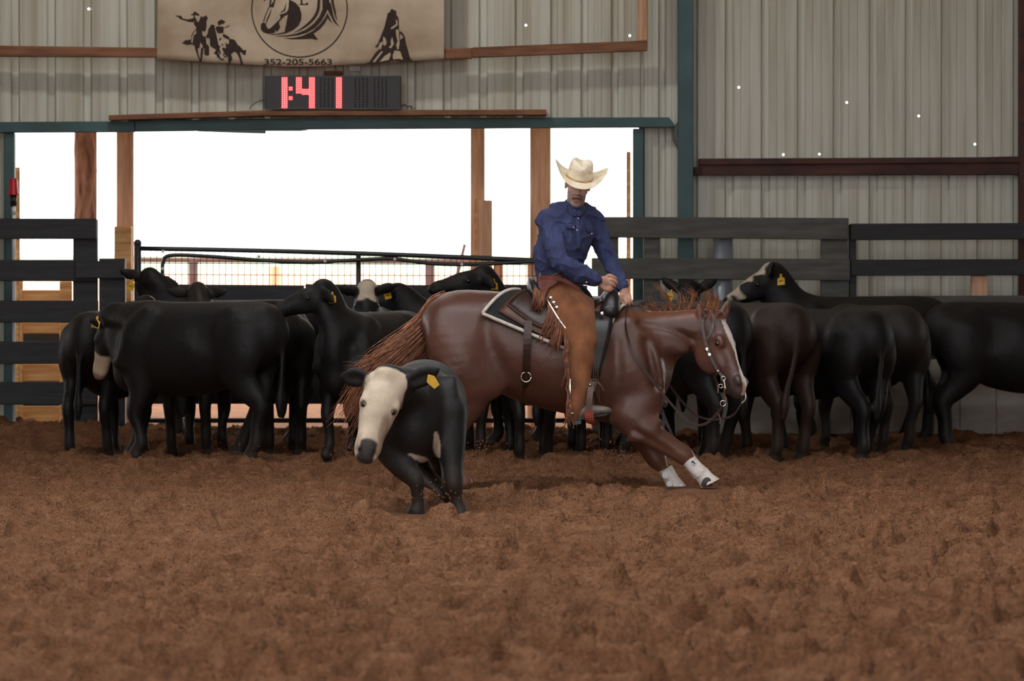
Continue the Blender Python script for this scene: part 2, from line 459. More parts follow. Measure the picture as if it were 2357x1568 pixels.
def ground_z(x, y):
    w = x + .05 * samp(T_mid, y + 3.1, x)
    z = samp(H_tile, w, y * 1.0 + .35 * x) + .35 * samp(H_tile, y * .73 + 1.7, w * .73)
    z = z * (.62 + .18 * np.clip((35 - y) / 14, -1, 1))
    z += (.075 + .085 * smooth01(-x, 1.5, 4.2)) * smooth01(y, 41.8, 43.7)
    for a, b, r, d in PITS:
        q = ((x - a) / (1.6 * r)) ** 2 + ((y - b) / (1.9 * r)) ** 2
        z += -d * np.exp(-q) + .45 * d * np.exp(-(((x - a) / (1.8 * r)) ** 2 + ((y - b - 2.4 * r) / (1.2 * r)) ** 2))
    z -= .03
    for a, b, r, f_ in FLAT:
        w_ = np.exp(-(((x - a) / r) ** 2 + ((y - b) / (1.6 * r)) ** 2)); z = z * (1 - w_) + f_ * w_
    # dirt thrown up behind the horse's front feet
    z += .11 * np.exp(-(((x - .72) / .22) ** 2 + ((y - 36.6) / .5) ** 2))
    return z
nx, ny = 750, 1060
yy = np.linspace(17.4, 44.75, ny); tt = np.linspace(-1, 1, nx); tt = np.sign(tt) * np.abs(tt) ** 1.35
half = 4.6 + (yy - 17.4) * .119
GX = tt[None] * half[:, None]; GY = np.repeat(yy[:, None], nx, 1)
GZ = ground_z(GX.ravel(), GY.ravel()); ef = smooth01(np.abs(np.repeat(tt[None], ny, 0).ravel()), .86, 1.0); ef = np.maximum(ef, smooth01(-GY.ravel(), -18.6, -17.4)); GZ = GZ * (1 - ef) - .10 * ef
gv = np.stack([GX.ravel(), GY.ravel(), GZ], 1)
ii = np.arange(nx * ny).reshape(ny, nx)
gf = np.stack([ii[:-1, :-1], ii[:-1, 1:], ii[1:, 1:], ii[1:, :-1]], -1).reshape(-1, 4)
tag(mk('floor', gv, gf, M['dirt'], smooth=True, origin=(0, 30, 0)), 'churned brown arena dirt floor with clods and hoof pits', kind='structure')
box('floor_outer', (-24, -14, -.6), (24, 44.75, -.07), M['dirt'])['kind'] = 'structure'
COL.objects['floor_outer']['label'] = 'brown arena dirt beyond the churned track'

# land outside, rising gently behind the barn
prof = [(54, .12), (75, 1.0), (96, 1.3)]
def strip(name, rows, m, hw=160):
    V = []; Fc = []
    for y, z in rows: V += [(-hw, y, z), (hw, y, z)]
    for i in range(len(rows) - 1): Fc.append([2*i, 2*i+1, 2*i+3, 2*i+2])
    o = mk(name, V, Fc, m, origin=(0, rows[0][0], 0)); o['kind'] = 'structure'; return o
tag(strip('ground_apron', [(44.7, -.1), (46.5, -.02), (54, .12)], M['dirt']), 'brown dirt ground among the pens outside the opening')
tag(strip('ground', prof, M['sand']), 'pale sandy ground outside the barn opening')
tag(strip('field', [(96, 1.3), (135, 1.52), (225, 1.72), (1300, 1.9)], M['field'], 700), 'pale green pasture seen through the barn opening')
tag(strip('ground_front', [(-300, -.5), (-13.9, -.13)], M['sand'], 300), 'sandy ground beyond the open side of the arena')

# roof over the arena with added light gaps; added walls close the sides
def slab(name, x0, z0, x1, z1, y0, y1, t=.08):
    V, Fc = prism([(x0, y0, z0), (x1, y0, z1), (x1, y0, z1 + t), (x0, y0, z0 + t)], (0, y1 - y0, 0), 0)
    return mk(name, V, Fc, M['roof'])
ridge, fall = 7.6, .2                    # open strips added in the unseen roof for top light at the centre
rz = lambda x: ridge - fall * abs(x)
for x0, x1, nm in ((-6.5, 0, 'on the west slope'), (0, 4.0, 'on the east slope')):
    for k, (y0, y1) in enumerate(((-6, 15.0), (18.5, 23.6), (26.9, 30.2), (33.2, 46))):
        tag(slab('ceiling', x0, rz(x0), x1, rz(x1), y0, y1), 'pale metal roof sheet %s, %s the added light gaps' % (nm, ('before', 'just after the first of', 'just before the last of', 'behind')[k]), kind='structure')
tag(slab('ceiling', -17, rz(-17), -6.5, rz(-6.5), -6, 46), 'pale metal roof sheet down to the west eave', kind='structure')
tag(slab('ceiling', 4.0, rz(4), 17, rz(17), -6, 46), 'pale metal roof sheet down to the east eave', kind='structure')
tag(slab('ceiling', -6.2, 3.35, 3.4, 3.35, 44.7, 49.0), 'lean-to roof over the pens outside the opening', kind='structure')
tag(box('shade_wall_left', (-17.1, -6, -.3), (-17, 46, rz(17) + .05), M['siding'], bev=0), 'unseen cream metal wall added on the west to block side light', kind='structure')  # unseen wall added to keep side light out and darken the edges
tag(box('shade_wall_right', (17, -6, -.3), (17.1, 46, rz(17) + .05), M['siding'], bev=0), 'unseen cream metal wall added on the east to block side light', kind='structure')  # its twin on the east, also added to cut side light

# ------------------------------------------------------------------ ribbed metal wall with its big opening
YW = 44.475
wall = tag(empty('wall_back', (0, YW, 0)), 'cream ribbed metal siding wall across the back of the arena', kind='structure')
RIB = .3125
def px_x(px, Y=YW): return (px - 1178.5) / S(Y)
def px_z(py, Y=YW): return P(1178.5, py, Y)[2]
HOLES = [(1207, 58), (1452, 82), (707, 160), (1702, 201), (1949, 236), (2114, 267), (1643, 349), (1724, 345), (1887, 355), (1973, 359), (2245, 332), (1806, 356), (207, 20)]
HOLES = [(px_x(a), px_z(b)) for a, b in HOLES]
def panel(x0, x1, z0, z1, Y=YW):
    """ribbed sheet: recessed trapezoid ribs, low stiffeners, screw holes cut through"""
    prof = [(x0, 0)]; n = max(1, int(round((x1 - x0) / RIB))); w = (x1 - x0) / n
    for i in range(n):
        a = x0 + i * w
        for f, d in ((.08, 0), (.13, .036), (.29, .036), (.35, 0), (.52, 0), (.535, .005), (.56, .005), (.575, 0), (.76, 0), (.775, .005), (.80, .005), (.815, 0)):
            prof.append((a + f * w, d))
    prof.append((x1, 0))
    V = []; Fc = []
    def quad(xa, da, xb, db, za, zb):
        b = len(V); V.extend([(xa, Y + da, za), (xb, Y + db, za), (xb, Y + db, zb), (xa, Y + da, zb)]); Fc.append([b, b+1, b+2, b+3])
    for (xa, da), (xb, db) in zip(prof[:-1], prof[1:]):
        hs = sorted((hz, hx) for hx, hz in HOLES if xa < hx <= xb and z0 + .05 < hz < z1 - .05)
        if not hs or xb - xa < .03: 
            quad(xa, da, xb, db, z0, z1); continue
        z = z0
        for hz, hx in hs:
            r = .0105; hx = min(max(hx, xa + .014), xb - .014); e = .014
            quad(xa, da, xb, db, z, hz - e)
            dd = lambda x: da + (db - da) * (x - xa) / (xb - xa)
            O = [(xb, hz), (xb, hz + e), (hx, hz + e), (xa, hz + e), (xa, hz), (xa, hz - e), (hx, hz - e), (xb, hz - e)]
            I = [(hx + r * math.cos(k * math.pi / 4), hz + r * math.sin(k * math.pi / 4)) for k in range(8)]
            b = len(V); V.extend([(p[0], Y + dd(p[0]), p[1]) for p in O + I])
            for k in range(8): Fc.append([b + k, b + (k + 1) % 8, b + 8 + (k + 1) % 8, b + 8 + k])
            z = hz + e
        quad(xa, da, xb, db, z, z1)
    return mk('siding_panel', V, Fc, M['siding'], wall)
x_l, x_r = px_x(12), px_x(1470)         # opening edges
z_h = px_z(288)                          # opening head
ph = px_x(35) - RIB * .2
xs = [ph + RIB * 3 * i for i in range(-5, 12)]
x_c = px_x(1578)
for a, b in zip(xs[:-1], xs[1:]):
    if a >= x_c: continue
    b = min(b, x_c)
    if b <= x_l + .1: panel(a, b, -.1, 5.5)
    elif a < x_l: panel(a, x_l, -.1, 5.5); panel(x_l, b, z_h, 5.5)
    elif a < x_r < b - .05: panel(a, x_r, z_h, 5.5); panel(x_r, b, -.1, 5.5)
    elif a >= x_r: panel(a, b, -.1, 5.5)
    else: panel(a, b, z_h, 5.5)
x = x_c
while x < 8.5:
    panel(x, x + RIB * 3, -.1, 5.5); x += RIB * 3
# green steel frame
tag(board('column_steel', rect(1561, -420, 1596, 1015), YW - .22, .18, M['green']), 'tall green steel column beside the cream siding', kind='structure')
trim1 = tag(board('trim_1', [(-500, 284), (310, 279), (310, 304), (-500, 308)], YW - .16, .15, M['green']), 'green steel header beam over the left of the opening', kind='structure')
trim2 = tag(board('trim_2', [(310, 277), (700, 272), (1540, 270), (1556, 293), (700, 298), (310, 303)], YW - .17, .16, M['green']), 'long green steel header beam over the barn opening', kind='structure')
tag(board('trim_3', rect(9, 306, 33, 1010), YW - .10, .14, M['green']), 'green steel jamb at the dim end of the opening', kind='structure')
tag(board('trim_4', rect(1457, 296, 1482, 1010), YW - .10, .14, M['green']), 'green steel jamb between the rider and the column', kind='structure')
tag(board('trim_5', rect(2347, -420, 2420, 1010), YW - .2, .16, M['rust']), 'dark brown steel post at the edge of the siding', kind='structure')
tag(board('trim_6', [(1608, 365), (2250, 362), (2420, 358), (2420, 402), (1608, 404)], YW - .12, .1, M['rust']), 'rusty brown steel girt across the cream siding', kind='structure')
board('girt_lip', [(1608, 365), (2250, 362), (2420, 358), (2420, 374), (1608, 380)], YW - .15, .03, M['rust'], COL.objects['trim_6'])
board('girt_clip', rect(1597, 384, 1613, 404), YW - .13, .1, M['rust'], COL.objects['trim_6'])
# wooden girts, standing off the siding
YG = YW - .34
def timber(label, quad, Y=YG, d=.09, m='lumber', name='wall_girt'):
    return tag(board(name, quad, Y, d, M[m]), label, 'timber', 'timbers on the siding')
timber('brown wooden girt running to the banner from the dim corner', [(-500, 98), (362, 110), (362, 132), (-500, 128)])
timber('short brown wooden girt end just past the banner', [(1000, 113), (1087, 110), (1087, 135), (1000, 137)])
timber('long sloping brown wooden girt between banner and corner post', [(1087, 109), (1490, 93), (1490, 117), (1087, 133)])
timber('short upright brown timber above the girt corner', [(1467, -420), (1490, -420), (1490, 93), (1467, 95)], m='lumber_v')
timber('upright brown timber hidden behind the banner edge', [(362, -420), (380, -420), (380, 104), (362, 104)], m='lumber_v')
tag(board('header_board', [(250, 265), (610, 254), (1258, 252), (1258, 265), (610, 267), (250, 277)], YW - .30, .28, M['lumber']), 'long rough wooden board lying on the green header beam', 'board')
# torn black sheet under the header
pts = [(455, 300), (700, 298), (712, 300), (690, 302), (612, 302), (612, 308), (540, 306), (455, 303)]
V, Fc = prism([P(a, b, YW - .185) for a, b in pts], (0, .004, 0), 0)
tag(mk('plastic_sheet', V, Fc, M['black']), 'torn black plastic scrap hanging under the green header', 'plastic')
pts = [(1556, 286), (1561, 280), (1562, 350), (1556, 335), (1548, 320), (1549, 300)]
V, Fc = prism([P(a, b, YW - .2) for a, b in pts], (0, .05, 0), .004)
tag(mk('rubber_flap', V, Fc, M['black']), 'small black rubber flap on the green column', 'rubber')
# ------------------------------------------------------------------ banner
YB = YG - .03
M['canvas'] = mat('canvas', lin((204, 188, 166)), lin((170, 148, 124)), rough=.9, scale=(2.2, 2.2, 2.6), detail=9, bump=.25, bscale=(3, 3, 5), bdist=.03)
M['print'] = mat('dark_print', lin((58, 42, 34)), lin((48, 34, 30)), rough=.85, scale=(10, 10, 10))
ban = tag(empty('banner', P(690, 152, YB)), 'beige canvas banner printed with horse logo and cowboys above the clock', 'banner')
def bottom(px):
    t = (px - 361) / (1022 - 361); return 136 + 17 * min(1, t / .45) if t < .45 else 153 - 17 * max(0, (t - .55) / .45)
def b_y(x, z): return YB - .008 * math.sin(x * 5.1 + 1) * math.sin(z * 3.0) - .004 * math.sin(x * 13 + z * 4)
V = []; Fc = []; nb, nz_ = 66, 34
for j in range(nz_ + 1):
    for i in range(nb + 1):
        px = 361 + 10 * (1 - j / nz_) * (1 - i / nb) + (1022 - 361) * i / nb; py = bottom(px) * (j / nz_) - 330 * (1 - j / nz_)
        p = P(px, py, YB); p[1] = b_y(p[0], p[2]); V.append(p)
for j in range(nz_):
    for i in range(nb):
        a = j * (nb + 1) + i; Fc.append([a, a + nb + 1, a + nb + 2, a + 1])
b2 = [p + np.array((0, .006, 0)) for p in V]; n0 = len(V)
Fc2 = [[q + n0 for q in f[::-1]] for f in Fc]
for i in range(nb): Fc2.append([nz_ * (nb + 1) + i, nz_ * (nb + 1) + i + n0, nz_ * (nb + 1) + i + 1 + n0, nz_ * (nb + 1) + i + 1])
mk('canvas', V + b2, Fc + Fc2, M['canvas'], ban, smooth=True)
def flat_poly(polys, fn, name, parent=None, m=None):
    """flat print: polygons in zoom coordinates mapped by fn to photo pixels, laid on the canvas"""
    parts = []
    for pl in polys:
        bm = bmesh.new(); vs = []
        for a in pl:
            px, py = fn(*a[:2]); p = P(px, py, YB); vs.append(bm.verts.new((p[0], 0, p[2])))
        try:
            bm.faces.new(vs)
        except ValueError:
            bm.free(); continue
        bmesh.ops.triangulate(bm, faces=bm.faces)
        bmesh.ops.subdivide_edges(bm, edges=[e for e in bm.edges if e.calc_length() > .12], cuts=2)
        bmesh.ops.triangulate(bm, faces=bm.faces)
        for v in bm.verts: v.co.y = b_y(v.co.x, v.co.z) - .004
        for f in bm.faces:
            f.normal_update()
            if f.normal.y > 0: f.normal_flip()
        parts.append(bm_out(bm))
    V, Fc = join_geo(parts)
    return mk(name, V, Fc, m or M['print'], parent or ban)
def stroke(pts, sub=5):
    """tapered pen stroke: rows (x, y, width)"""
    r = spline(pts, sub); t = np.gradient(r[:, :2], axis=0); t /= np.linalg.norm(t, axis=1)[:, None] + 1e-9
    n = np.stack([-t[:, 1], t[:, 0]], 1); h = np.maximum(r[:, 2:3], .3) / 2
    a = r[:, :2] + n * h; b = r[:, :2] - n * h
    return [np.array([a[i], a[i+1], b[i+1], b[i]]) for i in range(len(r) - 1)]
f2 = lambda x, y: (570 + x / 9.428, y / 9.428)
ring = [(1125 + 1037 * math.sin(k * math.pi / 32), 203 - 1037 * math.cos(k * math.pi / 32), 26) for k in range(65)]
flat_poly(stroke(ring, 1), f2, 'logo_ring')
lg = []
lg += stroke([(480, 130, 20), (400, 300, 18), (345, 470, 26)])                       # nose bridge
lg += stroke([(515, 190, 8), (480, 310, 26), (420, 440, 26), (405, 520, 6)])
lg += stroke([(520, -120, 20), (500, 0, 36), (480, 150, 30)])
lg += [[(600, -60), (600, 20), (565, 155), (515, 160), (480, 140), (560, 30)]]
lg += [[(285, 530), (330, 485), (390, 500), (410, 570), (440, 625), (490, 615), (590, 520), (640, 470), (700, 410), (720, 350), (690, 315), (770, 300), (850, 260), (885, 190), (900, 0), (935, 0), (935, 180), (915, 260), (890, 310), (800, 350), (740, 410), (680, 480), (650, 545), (700, 570), (705, 605), (635, 690), (640, 640), (590, 645), (545, 680), (600, 705), (560, 720), (440, 735), (340, 700), (285, 640)]]
lg += stroke([(835, 60, 8), (815, 170, 26), (790, 230, 36), (710, 275, 6)])          # jaw
lg += [[(900, 0), (940, 5), (1040, 60), (1130, 160), (1170, 300), (1165, 430), (1110, 550), (1000, 650), (850, 720), (700, 748), (520, 755), (480, 742), (640, 735), (800, 695), (930, 630), (1030, 550), (1090, 520), (1115, 420), (1110, 310), (1060, 210), (990, 150), (935, 125)]]
lg += stroke([(930, 185, 30), (1010, 250, 44), (1070, 350, 60), (1085, 460, 26), (1060, 540, 6)])
lg += stroke([(1545, -150, 60), (1545, 60, 60), (1520, 240, 62), (1430, 400, 58), (1290, 540, 50), (1130, 650, 30), (985, 712, 5)])
lg += [[(1620, -60), (1760, -60), (1775, 60), (1740, 180), (1690, 210), (1690, 300), (1600, 460), (1460, 610), (1290, 710), (1090, 770), (850, 795), (570, 785), (850, 768), (1050, 730), (1250, 650), (1430, 520), (1560, 360), (1625, 200), (1640, 60)]]
lg += [[(1730, 290), (1745, 370), (1680, 500), (1560, 640), (1400, 750), (1280, 800), (1400, 815), (1530, 870), (1380, 840), (1200, 850), (960, 855), (780, 830), (1000, 820), (1200, 775), (1400, 680), (1560, 540), (1670, 400)]]
lg += stroke([(1735, 290, 8), (1755, 380, 42), (1795, 450, 26), (1840, 505, 4)])
lg += stroke([(1770, 60, 60), (1780, 180, 100), (1830, 330, 60), (1900, 480, 36), (1990, 575, 4)])
lg += stroke([(1830, -60, 60), (1850, 80, 50), (1890, 250, 44), (1920, 380, 24), (1945, 450, 4)])
lg += [[(1150, -60), (1190, -60), (1190, 80), (1255, 85), (1290, 50), (1305, 55), (1320, 108), (1120, 105), (1125, 92), (1150, 85)]]
lg += stroke([(385, -10, 24), (345, 45, 3)])
flat_poly(lg, f2, 'horse_logo')
f1 = lambda x, y: (400 + x / 9.8, y / 9.8)
c1 = [[(45, 350), (110, 352), (165, 355), (175, 385), (205, 415), (300, 440), (380, 430), (445, 405), (470, 430), (450, 500), (330, 490), (230, 455), (150, 430), (115, 400), (100, 375), (50, 372)],
      [(383, 320), (430, 316), (445, 275), (480, 262), (515, 275), (530, 300), (580, 320), (575, 355), (540, 352), (470, 335), (455, 370), (440, 345), (385, 336)],
      [(440, 345), (475, 350), (480, 400), (510, 420), (500, 460), (560, 500), (610, 530), (650, 470), (640, 400), (612, 362), (660, 385), (705, 378), (735, 340), (745, 380), (775, 410), (760, 425), (720, 395), (690, 420), (700, 470), (720, 520), (735, 480), (740, 600), (720, 690), (690, 720), (640, 690), (560, 660), (510, 630), (485, 560), (450, 535), (470, 490), (445, 470), (450, 400)],
      [(510, 630), (640, 690), (640, 760), (670, 820), (720, 830), (700, 900), (740, 1000), (700, 1080), (660, 1100), (650, 1020), (600, 950), (575, 920), (580, 1080), (540, 1100), (480, 1090), (470, 1030), (420, 1010), (440, 960), (465, 900), (470, 830), (450, 790), (500, 770), (520, 720), (570, 680)],
      [(470, 1060), (540, 1080), (545, 1180), (580, 1290), (600, 1360), (630, 1400), (575, 1412), (570, 1360), (530, 1250), (500, 1150)],
      [(620, 1080), (670, 1070), (665, 1150), (630, 1230), (625, 1330), (632, 1410), (590, 1405), (600, 1300), (605, 1200)],
      [(700, 1000), (740, 990), (720, 1060), (715, 1150), (740, 1200), (770, 1180), (765, 1100), (795, 1040), (800, 1120), (795, 1250), (720, 1255), (690, 1215), (688, 1120)],
      [(190, 972), (260, 910), (330, 905), (395, 880), (395, 960), (425, 970), (415, 1000), (300, 1018)], [(395, 880), (400, 790), (440, 720), (510, 640), (518, 650), (450, 740), (415, 810), (408, 880)],
      [(1000, 545), (985, 500), (1030, 460), (1075, 440), (1115, 455), (1130, 495), (1165, 495), (1110, 545), (1080, 535), (1040, 575), (1010, 575)],
      [(960, 600), (1010, 590), (1050, 600), (1110, 600), (1130, 620), (1120, 740), (1080, 745), (1020, 755), (990, 740), (960, 690), (940, 640)], [(1130, 610), (1190, 605), (1215, 572), (1290, 577), (1235, 590), (1200, 620), (1140, 625)],
      [(780, 655), (850, 550), (905, 565), (935, 575), (900, 610), (930, 640), (940, 720), (905, 800), (895, 880), (870, 960), (940, 1000), (1050, 1040), (1030, 1110), (1065, 1190), (1045, 1245), (1020, 1180), (930, 1110), (830, 1050), (810, 980), (820, 850), (760, 860), (720, 830), (760, 760), (850, 700), (860, 620), (820, 625)],
      [(1110, 760), (1180, 790), (1250, 830), (1260, 880), (1250, 900), (1150, 850), (1105, 820)],
      [(1250, 880), (1320, 880), (1390, 915), (1440, 1010), (1500, 1050), (1560, 1145), (1500, 1190), (1420, 1200), (1370, 1165), (1290, 1225), (1215, 1285), (1150, 1230), (1090, 1100), (1100, 1070), (1180, 1090), (1180, 1000), (1160, 960), (1200, 990), (1300, 1000), (1300, 950)],
      [(1215, 1220), (1290, 1220), (1325, 1340), (1285, 1400), (1290, 1450), (1232, 1455), (1235, 1380), (1265, 1340), (1230, 1285)], [(1415, 1180), (1490, 1180), (1530, 1310), (1560, 1420), (1565, 1478), (1508, 1475), (1490, 1340)],
      [(1510, 1060), (1560, 1130), (1640, 1128), (1575, 1160), (1630, 1165), (1580, 1190), (1612, 1252), (1555, 1220), (1500, 1150)],
      [(900, 1215), (940, 1200), (950, 1130), (990, 1150), (985, 1250), (1060, 1320), (1130, 1315), (1120, 1365), (1065, 1355), (980, 1290), (960, 1230)], [(1095, 1205), (1130, 1210), (1150, 1270), (1200, 1270), (1180, 1310), (1140, 1290)],
      [(1010, 915), (1050, 845), (1080, 870), (1060, 905)], [(1070, 1035), (1095, 980), (1120, 1000), (1100, 1030)], [(955, 890), (980, 870), (975, 990), (955, 1000)]]
flat_poly(c1, f1, 'mounted_shooter_print')
f3 = lambda x, y: (820 + x / 8.709, y / 8.709)
c3 = [[(630, 262), (680, 240), (690, 195), (720, 175), (755, 205), (800, 212), (800, 235), (760, 275), (760, 300), (830, 325), (850, 380), (850, 500), (835, 560), (860, 610), (930, 660), (980, 750), (995, 850), (980, 950), (960, 1090), (985, 1180), (1080, 1170), (1140, 1215), (1060, 1215), (900, 1240), (780, 1215), (600, 1240), (480, 1270), (350, 1300), (90, 1305), (200, 1270), (260, 1245), (390, 1050), (460, 990), (520, 960), (560, 920), (600, 930), (640, 960), (720, 940), (760, 870), (720, 800), (700, 740), (650, 680), (640, 720), (610, 740), (560, 730), (530, 770), (470, 850), (430, 950), (370, 940), (430, 880), (480, 810), (525, 770), (530, 690), (545, 600), (560, 630), (610, 620), (620, 590), (610, 500), (620, 400), (680, 340), (720, 310), (700, 275), (640, 275)]]
flat_poly(c3, f3, 'cutting_rider_print')
c4 = [[(790, 600), (850, 590), (860, 640), (850, 760), (870, 860), (850, 990), (820, 990), (800, 890), (830, 830), (800, 700)], [(690, 560), (800, 480), (820, 420), (790, 380), (830, 430), (830, 500), (760, 560), (700, 590)],
      [(880, 670), (945, 750), (880, 800)], [(480, 880), (525, 820), (520, 900), (490, 1000), (465, 960)], [(330, 1240), (500, 1030), (540, 1030), (370, 1250)], [(470, 1240), (560, 1130), (680, 1050), (690, 1110), (650, 1200), (520, 1230)], [(740, 1190), (730, 1110), (770, 1010), (880, 1030), (910, 1130), (940, 1200), (860, 1180)], [(540, 730), (580, 760), (610, 850), (580, 920), (530, 890), (560, 830)], [(650, 950), (720, 880), (690, 820), (720, 740), (740, 830), (755, 880), (700, 970)]]
o = flat_poly(c4, f3, 'unprinted_gaps', m=M['canvas'])
for v in o.data.vertices: v.co.y -= .0025
cu = bpy.data.curves.new('phone_number', 'FONT'); cu.body = '352-205-5663'; cu.size = .1; cu.offset = .0022
fo = bpy.data.objects.new('phone_tmp', cu); COL.objects.link(fo)
me = bpy.data.meshes.new_from_object(fo.evaluated_get(bpy.context.evaluated_depsgraph_get()))
tv = np.array([v.co[:] for v in me.vertices]); tf = [list(p.vertices) for p in me.polygons]
bpy.data.objects.remove(fo)
tv -= tv.min(0); tv /= tv.max(0)[[0, 1, 1]]
TV = []
for v in tv:
    p = P(608 + 156 * v[0], 150 - 14.5 * v[1], YB); p[1] = b_y(p[0], p[2]) - .004; TV.append(p)
mk('phone_number', TV, tf, M['print'], ban)

# ------------------------------------------------------------------ clock
M['clock'] = mat('clock_case', lin((24, 20, 28)), lin((30, 25, 34)), rough=.45, scale=(30, 30, 30))
M['led'] = mat('lit_led', (1, .06, .05), None, emit=((1, .045, .045), 1.7))
M['led_off'] = mat('unlit_led', lin((40, 20, 26)), lin((30, 18, 24)), rough=.5, scale=(40, 40, 60))
YC = YW - .31
clk = tag(empty('clock', P(766, 252, YC)), 'black countdown clock showing red 1:41 on the header board', 'clock')
board('case', rect(610, 174, 923, 252), YC, .10, M['clock'], clk)
board('face_frame', rect(610, 174, 923, 177), YC - .006, .01, M['black'], clk, bev=.001)
board('face_frame', rect(610, 249, 923, 252), YC - .006, .01, M['black'], clk, bev=.001)
def leds(name, cells, m, z=.006):
    parts = []
    for px, py in cells:
        c = P(px, py, YC - .002); parts.append(lathe_geo(c, [(.0078, 0), (.0066, .004), (.003, .006)], 8, axis=(0, -1, 0)))
    V, Fc = join_geo(parts); return mk(name, V, Fc, m, clk)
def col_(x, y0, y1, w=3, n=16): return [(x + (k - (w - 1) / 2) * 4.6 + .0 * j, y0 + (y1 - y0) * j / (n - 1)) for k in range(w) for j in range(n)]
leds('digit_one', col_(655, 180, 247), M['led'])
for y in (204, 226): leds('colon_dot', [(669 + a * 4.4, y + b * 4.4) for a in (-.5, .5) for b in (-.5, .5)], M['led'])
leds('digit_four', col_(688, 180, 213, n=8) + col_(718, 180, 247) + [(697 + 4.4 * k, y) for k in range(4) for y in (207, 211.5, 216)], M['led'])
leds('digit_one', col_(780, 180, 247), M['led'])
for x in (738, 818, 862): leds('unlit_digit', [(x + k * 9, y) for k in range(4) for y in np.linspace(182, 245, 12)], M['led_off'])
tube('cable', [P(a, b, YC + .12) for a, b in spline([(611, 228), (596, 233), (580, 243), (574, 252)], 5)], .004, M['black'], clk, 6)
tube('cable', [P(a, b, YC + .05) for a, b in spline([(924, 244), (932, 241), (938, 246), (946, 244), (948, 252)], 5)], .006, M['black'], clk, 6)
tag(board('junction_box', rect(803, 151, 830, 165), YW - .06, .06, M['white']), 'small white electrical box between banner and clock', 'box')
tag(board('wood_block', rect(746, 163, 787, 174), YW - .1, .1, M['lumber']), 'small brown wood block above the clock', 'block')

# ------------------------------------------------------------------ posts standing in the opening
def post(name, label, quad, Y, d=.14, m='lumber_v', group='timber posts outside the opening'):
    return tag(board(name, quad, Y, d, M[m], bev=.008), label, 'post', group)
o = tag(empty('timber_post', P(196, 1000, 45.43)), 'weathered reddish bark-faced timber post behind the black board fence', 'post', 'timber posts outside the opening')
rows = [[*P(196 + 2 * math.sin(k * 1.7), 1010 - k * 50, 45.43), .093 + .006 * math.sin(k * 2.1), .07] for k in range(16)]
bk = []
for r_ in spline(rows, 3): bk.append(r_)
bk = np.array(bk)
V, Fc = tube_geo(bk[:, :3], bk[:, 3] * (1 + .06 * rng.normal(size=len(bk))), 12)
mk('bark_log', V, Fc, M['bark'], o, smooth=True)
board('backing_plank', rect(171, 290, 222, 1010), 45.55, .05, M['lumber_v'], o)
post('timber_post', 'brown timber post rising behind the gate hinge post', rect(268, 290, 306, 1010), 45.73)
post('timber_post', 'short pale timber post capped off beside the gate hinge', rect(263, 521, 302, 1010), 45.33, m='pine')
post('timber_post', 'thin light timber stud beside the red cups', rect(35, 385, 45, 1010), 45.13, .05, m='pine')
post('timber_post', 'tall brown timber post above the shorter doubled one', rect(1083, 290, 1116, 1010), 45.73)
post('timber_post', 'shorter brown timber doubling the tall post', rect(1099, 461, 1133, 1010), 45.43)
post('timber_post', 'thin bright wooden strip on the doubled timber post', rect(1092, 459, 1099, 1010), 45.38, .05, m='pine')
post('timber_post', 'thick brown timber post directly behind the rider', rect(1220, 290, 1268, 1010), 45.63, .18)
post('timber_post', 'thin light timber stud next to the green jamb', rect(1442, 349, 1452, 1010), 45.23, .05, m='pine')
# pine pen frame seen between the black boards
def pen_board(label, quad, Y=45.58, d=.045, m='pine'):
    return tag(board('pen_board', quad, Y, d, M[m]), label, 'board', 'pine pen boards outside the fence')
pen_board('upright pine board nearest the fence end post', rect(137, 648, 165, 975), 45.53)
pen_board('topmost pine crossboard seen between the black boards', rect(36, 668, 140, 694))
pen_board('second pine crossboard seen between the black boards', rect(36, 743, 140, 768))
pen_board('third pine crossboard seen between the black boards', rect(36, 838, 140, 878))
pen_board('lowest pine crossboard with dirt piled against it', rect(36, 935, 165, 972))
pen_board('upright pine board beside the white pole', rect(36, 640, 52, 975), 45.49)
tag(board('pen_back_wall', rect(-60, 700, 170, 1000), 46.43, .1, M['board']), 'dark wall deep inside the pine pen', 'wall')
for k in (0, 3):
    tag(board('pen_board', rect(1136 + 26 * k, 600, 1158 + 26 * k, 1000), 46.23, .03, M['lumber_v']), ['upright brown pen board close to the doubled post', 'second upright brown pen board from the doubled post', 'third upright brown pen board from the doubled post', 'upright brown pen board nearest the rider'][k], 'board', 'brown pen boards behind the gate')
# far pipe fence of rusty posts
pf = tag(empty('pipe_fence', P(600, 650, 60)), 'far rusty pipe fence seen through the gate mesh', 'fence')
tube('rail', [P(300, 598, 60), P(1240, 603, 60)], .03, M['rust'], pf)
for px in (445, 990): tube('post', [P(px, 600, 60), P(px, 690, 60)], .055, M['rust'], pf)
tube('brace', [P(1070, 562, 57), P(1046, 660, 57)], .02, M['rust'], pf)
tag(board('hay_panel', rect(618, 612, 645, 690), 63, .3, M['lumber_v']), 'orange-brown board standing far behind the gate mesh', 'board')

